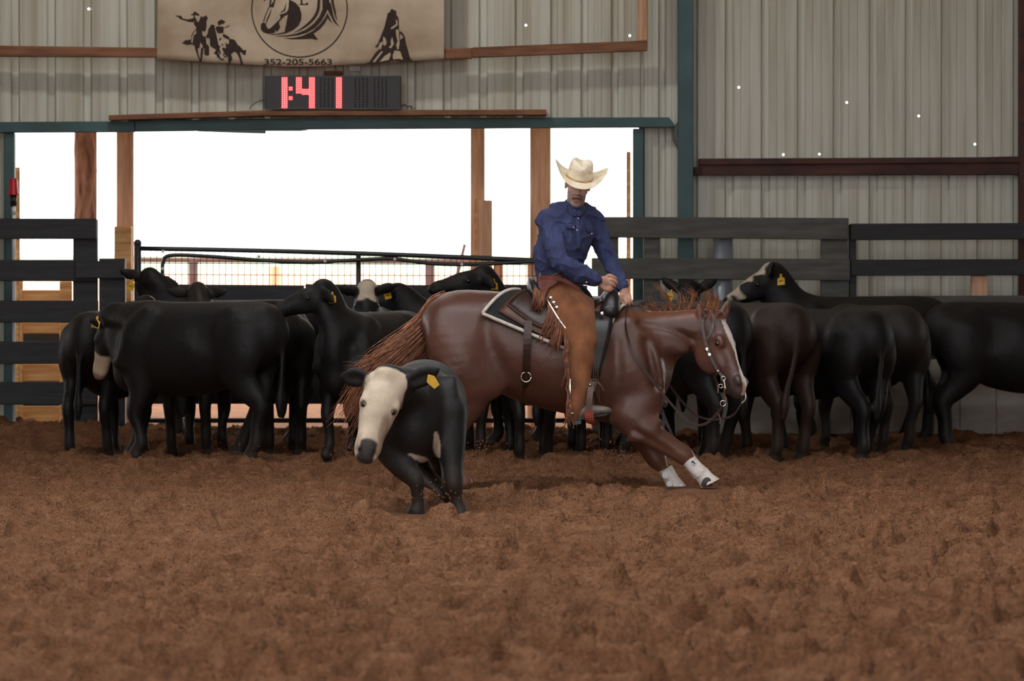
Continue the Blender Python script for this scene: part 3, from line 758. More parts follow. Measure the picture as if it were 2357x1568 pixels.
# ------------------------------------------------------------------ red cups on a white pole
o = tag(empty('white_pole', P(32, 985, 44.1)), 'white plastic pole behind the black board fence', 'pole')
tube('pole', [P(32, 985, 44.1), P(32, 492, 44.1)], .0145, M['white'], o, 10); tube('collar', [P(32, 494, 44.1), P(32, 474, 44.1)], .019, M['white'], o, 10)
o = tag(empty('warning_light', P(31, 474, 44.1)), 'black lamp holder under the red cups', 'lamp holder')
tube('socket', [P(31, 474, 44.1), P(31, 448, 44.1)], .029, M['black'], o, 14)
tube('neck', [P(31, 477, 44.1), P(31, 472, 44.1)], .018, M['black'], o, 12)
M['cup'] = mat('red_cup', lin((190, 28, 44)), lin((170, 20, 36)), rough=.3, scale=(20, 20, 20))
b = P(31, 449, 44.1)
V, Fc = lathe_geo(b, [(.049, 0), (.051, .004), (.049, .009), (.046, .012)] + [(.0455 - .0013 * k + (.0012 if k % 2 else 0), .02 + .0115 * k) for k in range(10)] + [(.030, .142), (.029, .145)], 24)
o = tag(mk('plastic_cup', V, Fc, M['cup'], smooth=True), 'upturned red plastic cups stacked on the black lamp holder', 'cup')

# ------------------------------------------------------------------ black board fence and gate, grey fence
YF = 43.85
lf = tag(empty('board_fence', P(100, 975, YF)), 'black wooden board fence in front of the pine pen', 'fence')
for y0, y1, x1 in ((503, 551, 222), (598, 648, 222), (692, 743, 226), (787, 838, 226), (880, 932, 224)):
    board('rail_board', [(-420, y0 + random.uniform(-2, 2)), (x1, y0), (x1, y1), (-420, y1 + random.uniform(-2, 2))], YF, .045, M['board'], lf)
board('post', rect(168, 505, 224, 1005), YF + .05, .1, M['board'], lf)
board('post', rect(-330, 505, -280, 1005), YF + .05, .1, M['board'], lf)
board('splice_board', rect(172, 601, 286, 641), YF - .04, .04, M['board'], lf)
gp = tag(board('gate_post', rect(228, 595, 288, 1005), YF + .02, .13, M['board']), 'square black hinge post between board fence and gate', 'post')
# metal gate with welded mesh
g = tag(empty('metal_gate', P(780, 980, YF + .1)), 'long black pipe gate with wire mesh behind the herd', 'gate')
YGt = YF + .08
topl = lambda px: 572 + (px - 318) * (600 - 572) / (1240 - 318) - 4 * math.sin((px - 318) / 922 * math.pi)
tube('end_post', [P(317, 1000, YGt), P(317, 562, YGt)], .031, M['pipe'], g, 12)
V, Fc = sphere_geo(P(317, 560, YGt), .035); mk('post_cap', V, Fc, M['pipe'], g, True)
tube('top_rail', [P(x, topl(x), YGt) for x in range(318, 1370, 60)], .022, M['pipe'], g, 10)
tube('bottom_rail', [P(318, 968, YGt), P(1352, 968, YGt)], .022, M['pipe'], g, 10)
for x in (825, 1330): tube('upright', [P(x, topl(x), YGt), P(x, 970, YGt)], .022, M['pipe'], g, 10)
V, Fc = join_geo([tube_geo([P(x, topl(x), YGt + .01), P(x, 668, YGt + .01)], .0028, 4) for x in np.arange(332, 1350, 14.4)])
o = mk('mesh_upright_wires', V, Fc, M['wire'], g); o['kind'] = 'stuff'
for y in (606, 632, 657): tube('mesh_wire', [P(325, y, YGt + .012), P(860, y + 2, YGt + .012), P(1352, y + 4, YGt + .012)], .003, M['wire'], g, 4)
for k, (x0, x1) in enumerate(((322, 700), (703, 1060), (1063, 1352))):
    board('kick_panel', [(x0, 654), (x1, 657), (x1, 930), (x0, 930)], YGt - .02, .012, M['board'], g)
board('latch_plate', rect(297, 628, 331, 644), YGt - .05, .06, M['pipe'], g)
# sagging black hose hung on the rail with white clips
hs = spline([(375, 655), (374, 622), (376, 604), (392, 588), (480, 590), (595, 599), (700, 604), (745, 603), (830, 598), (905, 596), (985, 606), (1062, 609), (1150, 606), (1240, 602)], 6)
o = tag(empty('hose', P(700, 604, YGt - .05)), 'black hose sagging along the gate top on white clips', 'hose')
tube('hose_tube', [P(a, b, YGt - .05) for a, b in hs], .017, M['pipe'], o, 8)
for a, b in ((375, 579), (374, 619), (596, 590), (748, 602), (909, 597), (1063, 609)):
    V, Fc = sphere_geo(P(a, b, YGt - .075), .0135); mk('clip', V, Fc, M['white'], o, True)

gf_ = tag(empty('grey_board_fence', P(1650, 990, YF)), 'weathered grey board fence behind the horse', 'fence')
board('rail_board', [(1362, 499), (1953, 502), (1953, 552), (1362, 547)], YF, .045, M['board_grey'], gf_)
board('rail_board', [(1362, 594), (1957, 596), (1957, 646), (1362, 642)], YF, .045, M['board_grey'], gf_)
board('rail_board', [(1362, 690), (1957, 692), (1957, 742), (1362, 740)], YF, .045, M['board_grey'], gf_)
board('rail_board', [(1362, 786), (1957, 788), (1957, 838), (1362, 836)], YF, .045, M['board_grey'], gf_)
board('kick_board', rect(1362, 878, 1957, 1000), YF, .045, M['kick'], gf_)
for a, b in ((1376, 1424), (1481, 1519), (1890, 1952)): board('post', rect(a, 504, b, 1005), YF + .05, .1, M['board_grey'], gf_)
M['galv'] = mat('galvanised', lin((150, 158, 168)), lin((120, 126, 134)), rough=.4, scale=(5, 5, 5), metal=.5)
tube('steel_post', [P(1664, 1005, YF + .12), P(1664, 530, YF + .12)], .085, M['galv'], gf_, 14)
bf = tag(empty('black_board_fence', P(2160, 990, YF)), 'black board fence running past the brown steel post', 'fence')
board('rail_board', [(1958, 515), (2480, 513), (2480, 551), (1958, 553)], YF + .02, .045, M['board'], bf)
board('rail_board', [(1958, 598), (2480, 596), (2480, 634), (1958, 635)], YF + .02, .045, M['board'], bf)
board('rail_board', [(1958, 682), (2480, 680), (2480, 722), (1958, 724)], YF + .02, .045, M['board_grey'], bf)
board('rail_board', [(1958, 786), (2480, 784), (2480, 826), (1958, 828)], YF + .02, .045, M['board_grey'], bf)
for k in range(5): board('kick_board', rect(1958 + 84 * k, 876 + (k % 2) * 3, 2041 + 84 * k, 1000), YF + .02, .03, M['kick'], bf)
board('post', rect(1955, 516, 1971, 1005), YF + .065, .1, M['board'], bf)
board('post', rect(2236, 634, 2273, 1005), YF + .065, .09, M['lumber_v'], bf)
# ------------------------------------------------------------------ cattle
M['hide'] = mat('cow_hide', (1, 1, 1), (.72, .70, .68), rough=.56, scale=(7, 7, 7), detail=8, attr=True, bump=.4, bscale=(30, 30, 22), bdist=.010, bdetail=8, spec=.3)
M['tag'] = mat('yellow_tag', lin((226, 178, 40)), lin((206, 156, 28)), rough=.5, scale=(30, 30, 30))
M['tag_ink'] = mat('tag_ink', lin((70, 56, 22)), None, rough=.7)
M['eye'] = mat('dark_eye', (.008, .006, .005), None, rough=.06, spec=.8)
BLACK = np.array((.0085, .0078, .0080)); BROWN = np.array((.030, .016, .012)); SOFT = np.array((.020, .0165, .0150)); CREAM = np.array((.62, .52, .40)); PINK = np.array((.42, .24, .19)); HOOFC = np.array((.055, .042, .032))
def unit(v): v = np.array(v, float); return v / np.linalg.norm(v)
def cow(name, label, px, Y, deg, sc=1.0, poll=(.98, 0, 1.24), hd=(0, 20), ear=(0, 0), feet=None, tint=BLACK, white=None, tags=(), tail=True, eyes=False, vox=.019, roll=0, tail_sw=0, group='herd of black cattle by the fence', z0=0.0, seed=0, hip=0, lean=0, nose=BLACK * .8):
    """one animal; local x forward, y left, z up. poll: top of head; hd: (yaw, pitch down) of the face in degrees"""
    sk = Sculpt(); r = random.Random(seed + int(px))
    T = [(-.69, .99, .09, .12), (-.60, .975, .19, .225), (-.42, .925, .245, .285), (-.18, .86, .275, .345), (.08, .835, .285, .365), (.30, .845, .255, .355), (.46, .88, .215, .31), (.60, .87, .13, .21)]
    sk.chain([(x, 0, z, a, b) for x, z, a, b in T], k=.03)
    pl = np.array(poll, float)
    yaw, pit = math.radians(hd[0]), math.radians(hd[1])
    fw = np.array((math.cos(pit) * math.cos(yaw), math.cos(pit) * math.sin(yaw), -math.sin(pit)))
    sd = np.array((-math.sin(yaw), math.cos(yaw), 0.)); 
    up = np.cross(fw, sd)
    if roll:
        cr, sr = math.cos(math.radians(roll)), math.sin(math.radians(roll)); sd, up = sd * cr + up * sr, up * cr - sd * sr
    # neck
    nb = np.array((.40, 0, .95)); nk = pl - fw * .01 - up * .045
    m1 = nb * .62 + nk * .38 + np.array((.05, 0, .015)); m2 = nb * .25 + nk * .75 + np.array((.03, 0, .03))
    sk.chain([(*nb, .17, .25), (*m1, .125, .19), (*m2, .095, .14), (*nk, .085, .105)], side=(0, 1, 0) if abs(hd[0]) < 50 else [(0, 1, 0), (0, 1, 0), tuple(unit(np.array((0, 1, 0)) + sd)), tuple(sd)], k=.08)
    # brisket
    sk.ell((.54, 0, .64), (.15, .11, .14), k=.08)
    for s_ in (-1, 1):
        sk.chain([(.30, .16 * s_, 1.10, .06, .08), (.42, .215 * s_, .92, .065, .12), (.52, .19 * s_, .74, .07, .11)], k=.06)   # shoulder blade
        sk.ell((-.27, .30 * s_, .99), (.13, .05, .12), k=.09, op='cut')          # hollow flank
        sk.ell((.10, .345 * s_, .93), (.05, .03, .22), k=.06, op='cut')
        sk.ell((.64, .21 * s_, .90), (.10, .06, .12), k=.10, op='cut')
    # head
    H = lambda a, b, c=0: pl + fw * a + sd * c + up * b
    sk.chain([(*H(.00, -.075), .078, .075), (*H(.10, -.085), .094, .098), (*H(.20, -.095), .082, .094), (*H(.31, -.105), .062, .074), (*H(.39, -.11), .062, .064), (*H(.425, -.112), .050, .052)], side=tuple(sd), k=.03)
    sk.ell(H(-.005, -.01), (.05, .06, .045), np.stack([fw, sd, up]), k=.04)
    for s_ in (-1, 1):
        sk.ell(H(.15, -.055, .072 * s_), (.04, .026, .030), np.stack([fw, sd, up]), k=.02)     # brow
        sk.ell(H(.14, -.15, .035 * s_), (.11, .04, .05), np.stack([fw, sd, up]), k=.03)       # jaw
        sk.ell(H(.432, -.10, .032 * s_), (.010, .012, .010), np.stack([fw, sd, up]), k=.012, op='cut')
        a = ear[0 if s_ > 0 else 1]; ea = math.radians(a)
        ed = unit(sd * s_ * math.cos(ea) + up * math.sin(ea) * .9 - fw * .22); base = H(.01, -.045, .075 * s_)
        eu = unit(np.cross(ed, fw)); er = np.cross(eu, ed)
        sk.chain([(*base, .03, .022), (*(base + ed * .055), .050, .020), (*(base + ed * .115), .052, .017), (*(base + ed * .165), .034, .014), (*(base + ed * .20), .010, .010)], side=tuple(unit(up * .8 - fw * .5)), k=.02)
    # legs
    ft = feet or {}
    def foot(key, d): 
        v = ft.get(key, (r.uniform(-.08, .08), r.uniform(-.03, .03))); return d + v[0], v[1]
    FL = {}
    for key, s_ in (('fl', 1), ('fr', -1)):
        fx, fy = foot(key, .42); yb = s_ * .135 + fy
        kx = .45 * .42 + .55 * fx + .02
        sk.chain([(.42, s_ * .15, .90, .08, .16), (.40, s_ * .165, .66, .075, .13), (.41 * .6 + fx * .4 - .01, s_ * .15 + fy * .3, .51, .064, .086), (kx + .015, s_ * .145 + fy * .6, .35, .055, .060), (kx * .4 + fx * .6, yb, .23, .040, .043), (fx - .008, yb, .12, .045, .050), (fx + .025, yb, .065, .040, .043)], k=.035)
        sk.chain([(fx + .025, yb, .07, .042, .045), (fx + .045, yb, .022, .050, .060)], k=.012); FL[key] = (fx, yb)
    for key, s_ in (('hl', 1), ('hr', -1)):
        fx, fy = foot(key, -.56); yb = s_ * .135 + fy
        hx = -.60 * .45 + (fx - .06) * .55
        sk.chain([(-.46, s_ * .14, .98, .13, .20), (-.47, s_ * .165, .82, .12, .20), (-.46, s_ * .165, .67, .09, .155), (-.50 * .7 + hx * .3, s_ * .15 + fy * .4, .535, .066, .105), (hx - .005, s_ * .14 + fy * .7, .42, .052, .074), (hx * .5 + fx * .5, yb, .27, .043, .050), (fx - .008, yb, .125, .047, .053), (fx + .025, yb, .065, .041, .045)], k=.04)
        sk.chain([(fx + .02, yb, .07, .043, .046), (fx + .045, yb, .022, .052, .062)], k=.012)
    for s_ in (-1, 1): sk.ell((-.40, .13 * s_, 1.11), (.07, .06, .05), k=.06)      # hooks
    sk.ell((-.62, 0, 1.10), (.10, .10, .06), k=.06)
    if tail:
        w = tail_sw
        sk.chain([(-.64, 0, 1.15, .035, .035), (-.725, w * .1, 1.10, .032, .032), (-.765, w * .3, .95, .026, .026), (-.765, w * .6, .75, .023, .023), (-.755, w, .55, .026, .026), (-.75, w * 1.1, .44, .040, .036), (-.75, w * 1.15, .33, .020, .018)], k=.02)
    V, Q = sk.bake(vox)
    V = relax(V, Q, 1, .4)
    # colours
    n1 = vnoise(V * 9, seed + 3) 
    C = np.repeat(tint[None], len(V), 0) * (1 + .18 * n1[:, None])
    lowm = smooth01(V[:, 2] + .03 * n1, .28, .06)[:, None]
    C = C * (1 - .5 * lowm) + np.array((.050, .036, .027)) * .5 * lowm
    hf = ((V[:, 2] < .055))[:, None]; C = np.where(hf, HOOFC * (1 + .3 * n1[:, None]), C)
    D = V - pl; a_, c_, b_ = D @ fw, D @ sd, D @ up
    on_head = (a_ > -.06) & (a_ < .52) & (np.abs(c_) < .125) & (b_ > -.24) & (b_ < .08)
    def paint(mask, col): 
        m = np.clip(mask, 0, 1)[:, None]; C[:] = C * (1 - m) + np.array(col) * m
    mz = on_head * smooth01(a_ + .02 * n1, .385, .41); paint(mz, nose)
    if white:
        nz = vnoise(V * 22, seed + 9) * .018
        if white == 'face':          # whole face white
            paint(on_head * smooth01(.095 - np.abs(c_) + nz, 0, .008) * smooth01(a_ + nz, -.04, -.02) * smooth01(b_, -.21, -.19) * (np.abs(c_) < .11), CREAM * (1 + .08 * n1[:, None]))
            paint(on_head * smooth01(a_ + b_ * .8 + nz, .318, .335) * smooth01(.05 - np.abs(c_), 0, .01) * smooth01(b_, -.14, -.12), np.array((.09, .06, .05)))
        if white == 'mask':          # white forehead and lips, black round the eyes
            paint(on_head * smooth01(.085 - np.abs(c_) + nz, 0, .008) * smooth01(.13 - a_ + nz * 2, 0, .01) * smooth01(a_, -.06, -.03) * (b_ > -.12), CREAM)
            paint(on_head * smooth01(a_ + nz, .25, .265) * smooth01(np.abs(c_), .028, .036) * (1 - mz), CREAM)
        if white == 'blaze':
            paint(on_head * smooth01(.05 - np.abs(c_) + nz * 2, 0, .008) * (b_ > -.13) * smooth01(a_, -.08, -.05) * (1 - mz), CREAM)
        if white == 'side':
            paint(on_head * smooth01(.11 + nz - (a_ - .1) * .12 - np.abs(c_) * .2 + b_, 0, .012) * smooth01(a_ + nz, -.03, 0.0), CREAM)
        if white == 'poll': paint(((np.linalg.norm(D - fw * -.0, axis=1) < .07) & (b_ > -.03)).astype(float), CREAM * .8)
        if white == 'muzzle': 
            paint(on_head * smooth01(a_ + nz, .23, .25), CREAM * np.array((1, .9, .82))); paint(on_head * smooth01(a_, .40, .42), PINK)
    al = math.radians(deg); Rz = np.array(((math.cos(al), -math.sin(al), 0), (math.sin(al), math.cos(al), 0), (0, 0, 1)))
    pos = np.array(((px - 1178.5) / S(Y), Y, float(ground_z(np.array([(px - 1178.5) / S(Y)]), np.array([Y]))[0]) * .5 - .015 + z0))
    tw = lambda q: (np.asarray(q) * sc) @ Rz.T + pos
    if lean:
        V = V.copy(); V[:, 1] += lean * V[:, 2]
    root = tag(empty(name, pos), label, 'cow', group)
    mk('body', tw(V), Q, M['hide'], root, smooth=True, col=np.clip(C, 0, 1), origin=pos)
    for s_ in tags:
        q = H(-.055, -.075, .15 * s_); q2 = q
        dn = unit(np.array((0, 0, -1.)) + sd * s_ * .3); al0 = math.radians(deg); yw = r.uniform(-.6, .6); W_ = np.array((math.cos(yw - al0), math.sin(yw - al0), 0))
        W_ = unit(W_ - dn * W_.dot(dn)); nn = np.cross(W_, dn)
        q = q + nn * .0
        out = [(-.008, 0), (.008, 0), (.010, .028), (.030, .038), (.031, .095), (-.031, .095), (-.030, .038), (-.010, .028)]
        # the tag faces away from the ear
        f = [tw(q2 + W_ * a + dn * b + nn * .006) for a, b in out]; dv = (tw(q2 + nn * -.006) - tw(q2 + nn * .006)) * .5
        Vt, Ft = prism(f, dv, .001); tg = mk('ear_tag', Vt, Ft, M['tag'], root)
        for sgn in (1, -1):
            ff = [tw(q2 + W_ * a + dn * b + nn * (.0075 if sgn > 0 else -.0015)) for a, b in ((-.018, .058), (.018, .058), (.018, .066), (-.018, .066))]
            Vt, Ft = prism(ff, dv * .15, 0); mk('tag_number', Vt, Ft, M['tag_ink'], tg)
    if eyes:
        for s_ in (-1, 1):
            Ve, Fe = sphere_geo(tw(H(.145, -.075, .086 * s_)), .019 * sc, 12, 9); mk('eye', Ve, Fe, M['eye'], root, True)
    return root

# depth of the rows: front row about 39.8 m, back row about 43.5 m
def herd(label, px, Y, deg, sc=1.0, **k): return cow('steer', label, px, Y, deg, sc, **k)
herd('black steer seen from behind against the black board fence, pale crown and yellow tag', 256, 41.5, 76, .98, poll=(.70, -.10, 1.27), hd=(-30, 30), ear=(0, -20), tags=(-1, 1), white='poll', feet={'hl': (-.05, .02), 'hr': (.06, 0)}, seed=1, tail_sw=.03)
herd('black steer side-on with yellow ear tag and white muzzle', 446, 40.15, 156, 1.02, poll=(.80, -.05, 1.07), hd=(-22, 66), ear=(-25, -10), feet={'fl': (-.02, 0), 'fr': (.16, 0), 'hl': (-.03, 0), 'hr': (.22, .0)}, tags=(1,), white='muzzle', tail_sw=.02, seed=2, nose=CREAM * .9)
herd('black steer with spread ears and a tag beside the gate hinge post', 540, 43.3, 180, 1.0, poll=(.72, .0, 1.43), hd=(-78, 20), ear=(20, -30), tags=(1,), seed=3)
herd('black steer with long ears, seen from behind over the side-on steer', 456, 41.75, 84, .98, poll=(.62, .10, 1.37), hd=(-6, 25), ear=(2, 0), seed=5, tint=SOFT)
herd('black steer squeezed between the side-on steer and raised head', 646, 41.5, 94, .99, poll=(.8, 0, 1.1), seed=6)
herd('big black steer lifting its head high with yellow tag', 856, 40.65, 241, .95, poll=(.60, -.14, 1.43), hd=(-50, 16), ear=(-38, -35), tags=(1,), eyes=True, feet={'fl': (-.02, 0), 'fr': (.05, 0)}, seed=7, tail=False)
herd('black steer with white forehead looking straight at the camera', 853, 42.45, 266, .98, poll=(.72, .04, 1.38), hd=(2, 48), ear=(14, -4), tags=(1,), white='mask', eyes=True, seed=8)
herd('black steer with a white patch behind the white-faced one', 1106, 43.45, 180, .97, poll=(.76, .02, 1.34), hd=(-15, 20), ear=(5, 0), white='poll', seed=9)
herd('brown-black steer standing behind the horse tail', 1058, 41.5, 98, .92, poll=(.55, .0, 1.08), hd=(60, 45), tint=SOFT, seed=10)
herd('black steer resting its chin above the horse rump', 1284, 42.55, 184, 1.0, poll=(.64, .08, 1.47), hd=(12, 6), ear=(-35, 0), tags=(1,), eyes=True, seed=11)
herd('black steer hidden behind the saddle', 1220, 40.8, 94, .91, poll=(.60, -.05, 1.16), hd=(10, 40), feet={'hl': (-.05, 0), 'hr': (.28, 0)}, seed=12)
herd('dark steer behind the rider with a tag low by the reins', 1356, 41.5, 93, .92, poll=(.50, -.10, 1.27), hd=(-10, 32), ear=(-10, -5), tags=(-1,), seed=13)
herd('black steer with upright ears behind the flying mane', 1580, 42.6, 86, .98, poll=(.58, 0, 1.37), hd=(4, 30), ear=(32, 30), tags=(1,), seed=14)
herd('large black steer behind the horse head, tail hanging straight', 1560, 40.5, 127, 1.04, poll=(.66, -.26, 1.1), hd=(-75, 40), tail_sw=-.02, feet={'hl': (-.05, .02), 'hr': (.16, 0)}, seed=15, tint=BLACK * .9)
herd('reddish-brown steer with bushy tail beyond the horse nose', 1735, 40.85, 116, 1.04, poll=(.74, .02, 1.06), hd=(0, 50), tint=BROWN, tail_sw=.13, feet={'hl': (-.05, .0), 'hr': (.02, 0), 'fl': (.1, 0)}, seed=16)
herd('black steer with white face looking back over the reddish steer', 1962, 43.2, 176, 1.04, poll=(.68, .04, 1.43), hd=(8, 26), ear=(28, 26), tags=(1,), white='blaze', eyes=True, seed=17, feet={'hl': (-.04, 0), 'hr': (.12, 0)})
herd('black steer with tufted tail between reddish steer and frame edge', 1898, 41.15, 124, 1.0, poll=(.8, .1, 1.0), hd=(0, 50), tail_sw=.05, feet={'hl': (-.12, .0), 'hr': (.18, 0)}, seed=18)
herd('brown-legged steer half hidden behind the tufted tail', 2000, 42.0, 114, 1.0, poll=(.7, 0, 1.05), hd=(20, 50), tint=SOFT * 1.15, seed=19, tail=False)
herd('black steer cut by the frame edge, facing the brown post', 2350, 42.4, 5, 1.04, poll=(.95, 0, 1.1), hd=(0, 40), feet={'hl': (-.02, 0), 'hr': (-.05, 0), 'fl': (-.02, 0), 'fr': (.05, 0)}, seed=20, tail_sw=.0)
# ------------------------------------------------------------------ horse
YH = 34.95; SH = S(YH)
def Hp(px, py, d=0.): return P(px, py, YH + d)         # point on the horse; d metres away from the camera side
def R_(px, py, d, a, b): return (*Hp(px, py, d), a, b / SH)
M['coat'] = mat('sorrel_coat', (1, 1, 1), (.80, .77, .75), rough=.40, scale=(5, 5, 5), detail=8, attr=True, bump=.36, bscale=(15, 15, 15), bdist=.012, bdetail=10, spec=.5)
M['hair'] = mat('sorrel_hair', lin((172, 112, 76)), lin((116, 70, 46)), rough=.45, scale=(30, 30, 30), spec=.5)
M['leather'] = mat('dark_leather', lin((60, 38, 30)), lin((42, 26, 22)), rough=.4, scale=(14, 14, 14), bump=.1, bscale=120, bdist=.002)
M['leather2'] = mat('brown_leather', lin((92, 60, 46)), lin((70, 44, 34)), rough=.5, scale=(14, 14, 14), bump=.1, bscale=120, bdist=.002)
M['redleather'] = mat('red_leather', lin((150, 62, 36)), lin((120, 46, 28)), rough=.45, scale=(14, 14, 14))
M['felt'] = mat('black_felt', lin((34, 36, 36)), lin((24, 26, 26)), rough=.95, scale=(30, 30, 30), bump=.2, bscale=200, bdist=.002)
M['binding'] = mat('pale_binding', lin((214, 204, 196)), lin((190, 178, 168)), rough=.85, scale=(30, 30, 30))
M['silver'] = mat('silver', lin((215, 212, 205)), None, rough=.25, metal=1)
M['bootw'] = mat('white_boot', lin((226, 220, 214)), lin((196, 184, 172)), rough=.6, scale=(12, 12, 12))
M['hoof'] = mat('hoof_horn', lin((62, 58, 58)), lin((44, 40, 40)), rough=.7, scale=(20, 20, 20))
horse = tag(empty('horse', np.array((*Hp(1300, 1120)[:2], 0))), 'sorrel horse with white blaze and white front boots, turning low', 'horse')
hs_ = Sculpt()
TR = [(1012, 742, 44, .13), (1048, 752, 82, .235), (1105, 768, 100, .275), (1175, 790, 116, .295), (1255, 814, 124, .31), (1335, 828, 129, .31), (1405, 838, 134, .285), (1450, 846, 130, .245), (1484, 852, 100, .19), (1504, 858, 66, .12)]
hs_.chain([R_(x, y, 0, a, b) for x, y, b, a in TR], k=.03)
hs_.chain([R_(1400, 735, 0, .09, 30), (*Hp(1440, 742), .07, .075), R_(1475, 760, 0, .06, 26)], k=.08)                   # withers
# neck and throat
hs_.chain([R_(1452, 806, 0, .19, 92), R_(1500, 786, 0, .150, 72), R_(1550, 769, -.02, .115, 54), R_(1598, 758, -.04, .092, 46), R_(1632, 752, -.05, .078, 40)], k=.05)
# hindquarters
for d, sgn in ((-.15, -1), (.15, 1)):
    hs_.chain([R_(1062, 742, d * .7, .15, 74), R_(1054, 800, d * 1.15, .155, 70), R_(1066, 852, d * 1.25, .135, 64), R_(1078, 892, d * 1.2, .105, 56)], k=.06)
    hs_.ell(Hp(1015, 786, d * .95), (.075, .10, .17), k=.06)                          # buttock
hs_.ell(Hp(1122, 872, -.2), (.13, .06, .15), k=.08); hs_.ell(Hp(1122, 872, .2), (.13, .06, .15), k=.08)     # stifle
hs_.chain([R_(1078, 880, -.185, .095, 54), R_(1078, 920, -.18, .080, 46), R_(1064, 958, -.165, .060, 31), R_(1040, 998, -.155, .049, 24), R_(1034, 1022, -.15, .042, 18), R_(1041, 1050, -.15, .034, 13), R_(1050, 1082, -.15, .037, 14), R_(1060, 1096, -.15, .035, 13)], k=.03)
hs_.chain([R_(1090, 880, .185, .085, 48), R_(1074, 930, .17, .070, 36), R_(1050, 966, .15, .055, 25), R_(1018, 996, .15, .047, 22), R_(1012, 1018, .15, .042, 18), R_(1020, 1046, .15, .034, 13), R_(1030, 1076, .15, .037, 14), R_(1040, 1090, .15, .035, 13)], k=.03)
hs_.chain([R_(1060, 1096, -.15, .05, 17), R_(1068, 1112, -.15, .058, 21)], k=.01); hs_.chain([R_(1040, 1088, .15, .05, 17), R_(1048, 1102, .15, .058, 21)], k=.01)
# shoulder, breast and front legs
hs_.chain([R_(1432, 752, -.15, .07, 36), R_(1462, 830, -.20, .075, 56), R_(1480, 900, -.175, .08, 50), R_(1462, 958, -.17, .09, 48)], k=.06)
hs_.chain([R_(1432, 752, .15, .07, 36), R_(1466, 830, .20, .075, 56), R_(1486, 900, .17, .08, 46), R_(1470, 958, .16, .09, 46)], k=.06)
hs_.ell(Hp(1478, 905, 0), (.10, .17, .16), k=.08)
hs_.chain([R_(1442, 948, -.17, .09, 46), R_(1470, 980, -.175, .08, 37), R_(1510, 1008, -.175, .068, 28.5), R_(1548, 1032, -.17, .056, 23), R_(1576, 1050, -.165, .055, 22.5), R_(1589, 1064, -.16, .038, 14), R_(1608, 1084, -.16, .030, 10.5), R_(1620, 1095, -.16, .032, 11), R_(1628, 1102, -.16, .032, 11)], k=.03)
hs_.chain([R_(1456, 960, .15, .085, 42), R_(1478, 1000, .15, .075, 33), R_(1497, 1032, .145, .062, 27), R_(1512, 1058, .14, .054, 23), R_(1524, 1076, .14, .038, 14), R_(1540, 1096, .14, .030, 10.5), R_(1549, 1108, .14, .032, 11), R_(1554, 1114, .14, .032, 11)], k=.03)
# forearm muscle
hs_.ell(Hp(1486, 990, -.225), (.13, .022, .045), rot('Y', .58), k=.05)
hs_.chain([R_(1462, 992, -.262, .012, 3), R_(1505, 1018, -.25, .012, 3), R_(1545, 1042, -.235, .012, 2)], k=.04, op='cut')
# muscle grooves
hs_.chain([R_(1128, 700, -.27, .03, 6), R_(1120, 760, -.315, .03, 7), R_(1140, 820, -.325, .03, 8), R_(1168, 880, -.30, .03, 8)], k=.07, op='cut')
hs_.chain([R_(1004, 770, -.17, .03, 12), R_(1018, 815, -.25, .03, 12), R_(1040, 860, -.275, .03, 12)], k=.05)
hs_.chain([R_(1418, 790, -.30, .03, 6), R_(1420, 860, -.31, .03, 7), R_(1410, 930, -.29, .03, 7)], k=.07, op='cut')
hs_.chain([R_(1488, 790, -.235, .02, 6), R_(1502, 850, -.235, .02, 7), R_(1508, 890, -.215, .02, 6)], k=.06, op='cut')
hs_.chain([R_(1476, 745, -.175, .02, 4), R_(1540, 760, -.155, .02, 5), R_(1592, 782, -.13, .02, 4)], k=.05, op='cut')
hs_.ell(Hp(1535, 790, -.125), (.16, .03, .06), rot('Y', -.35), k=.05)
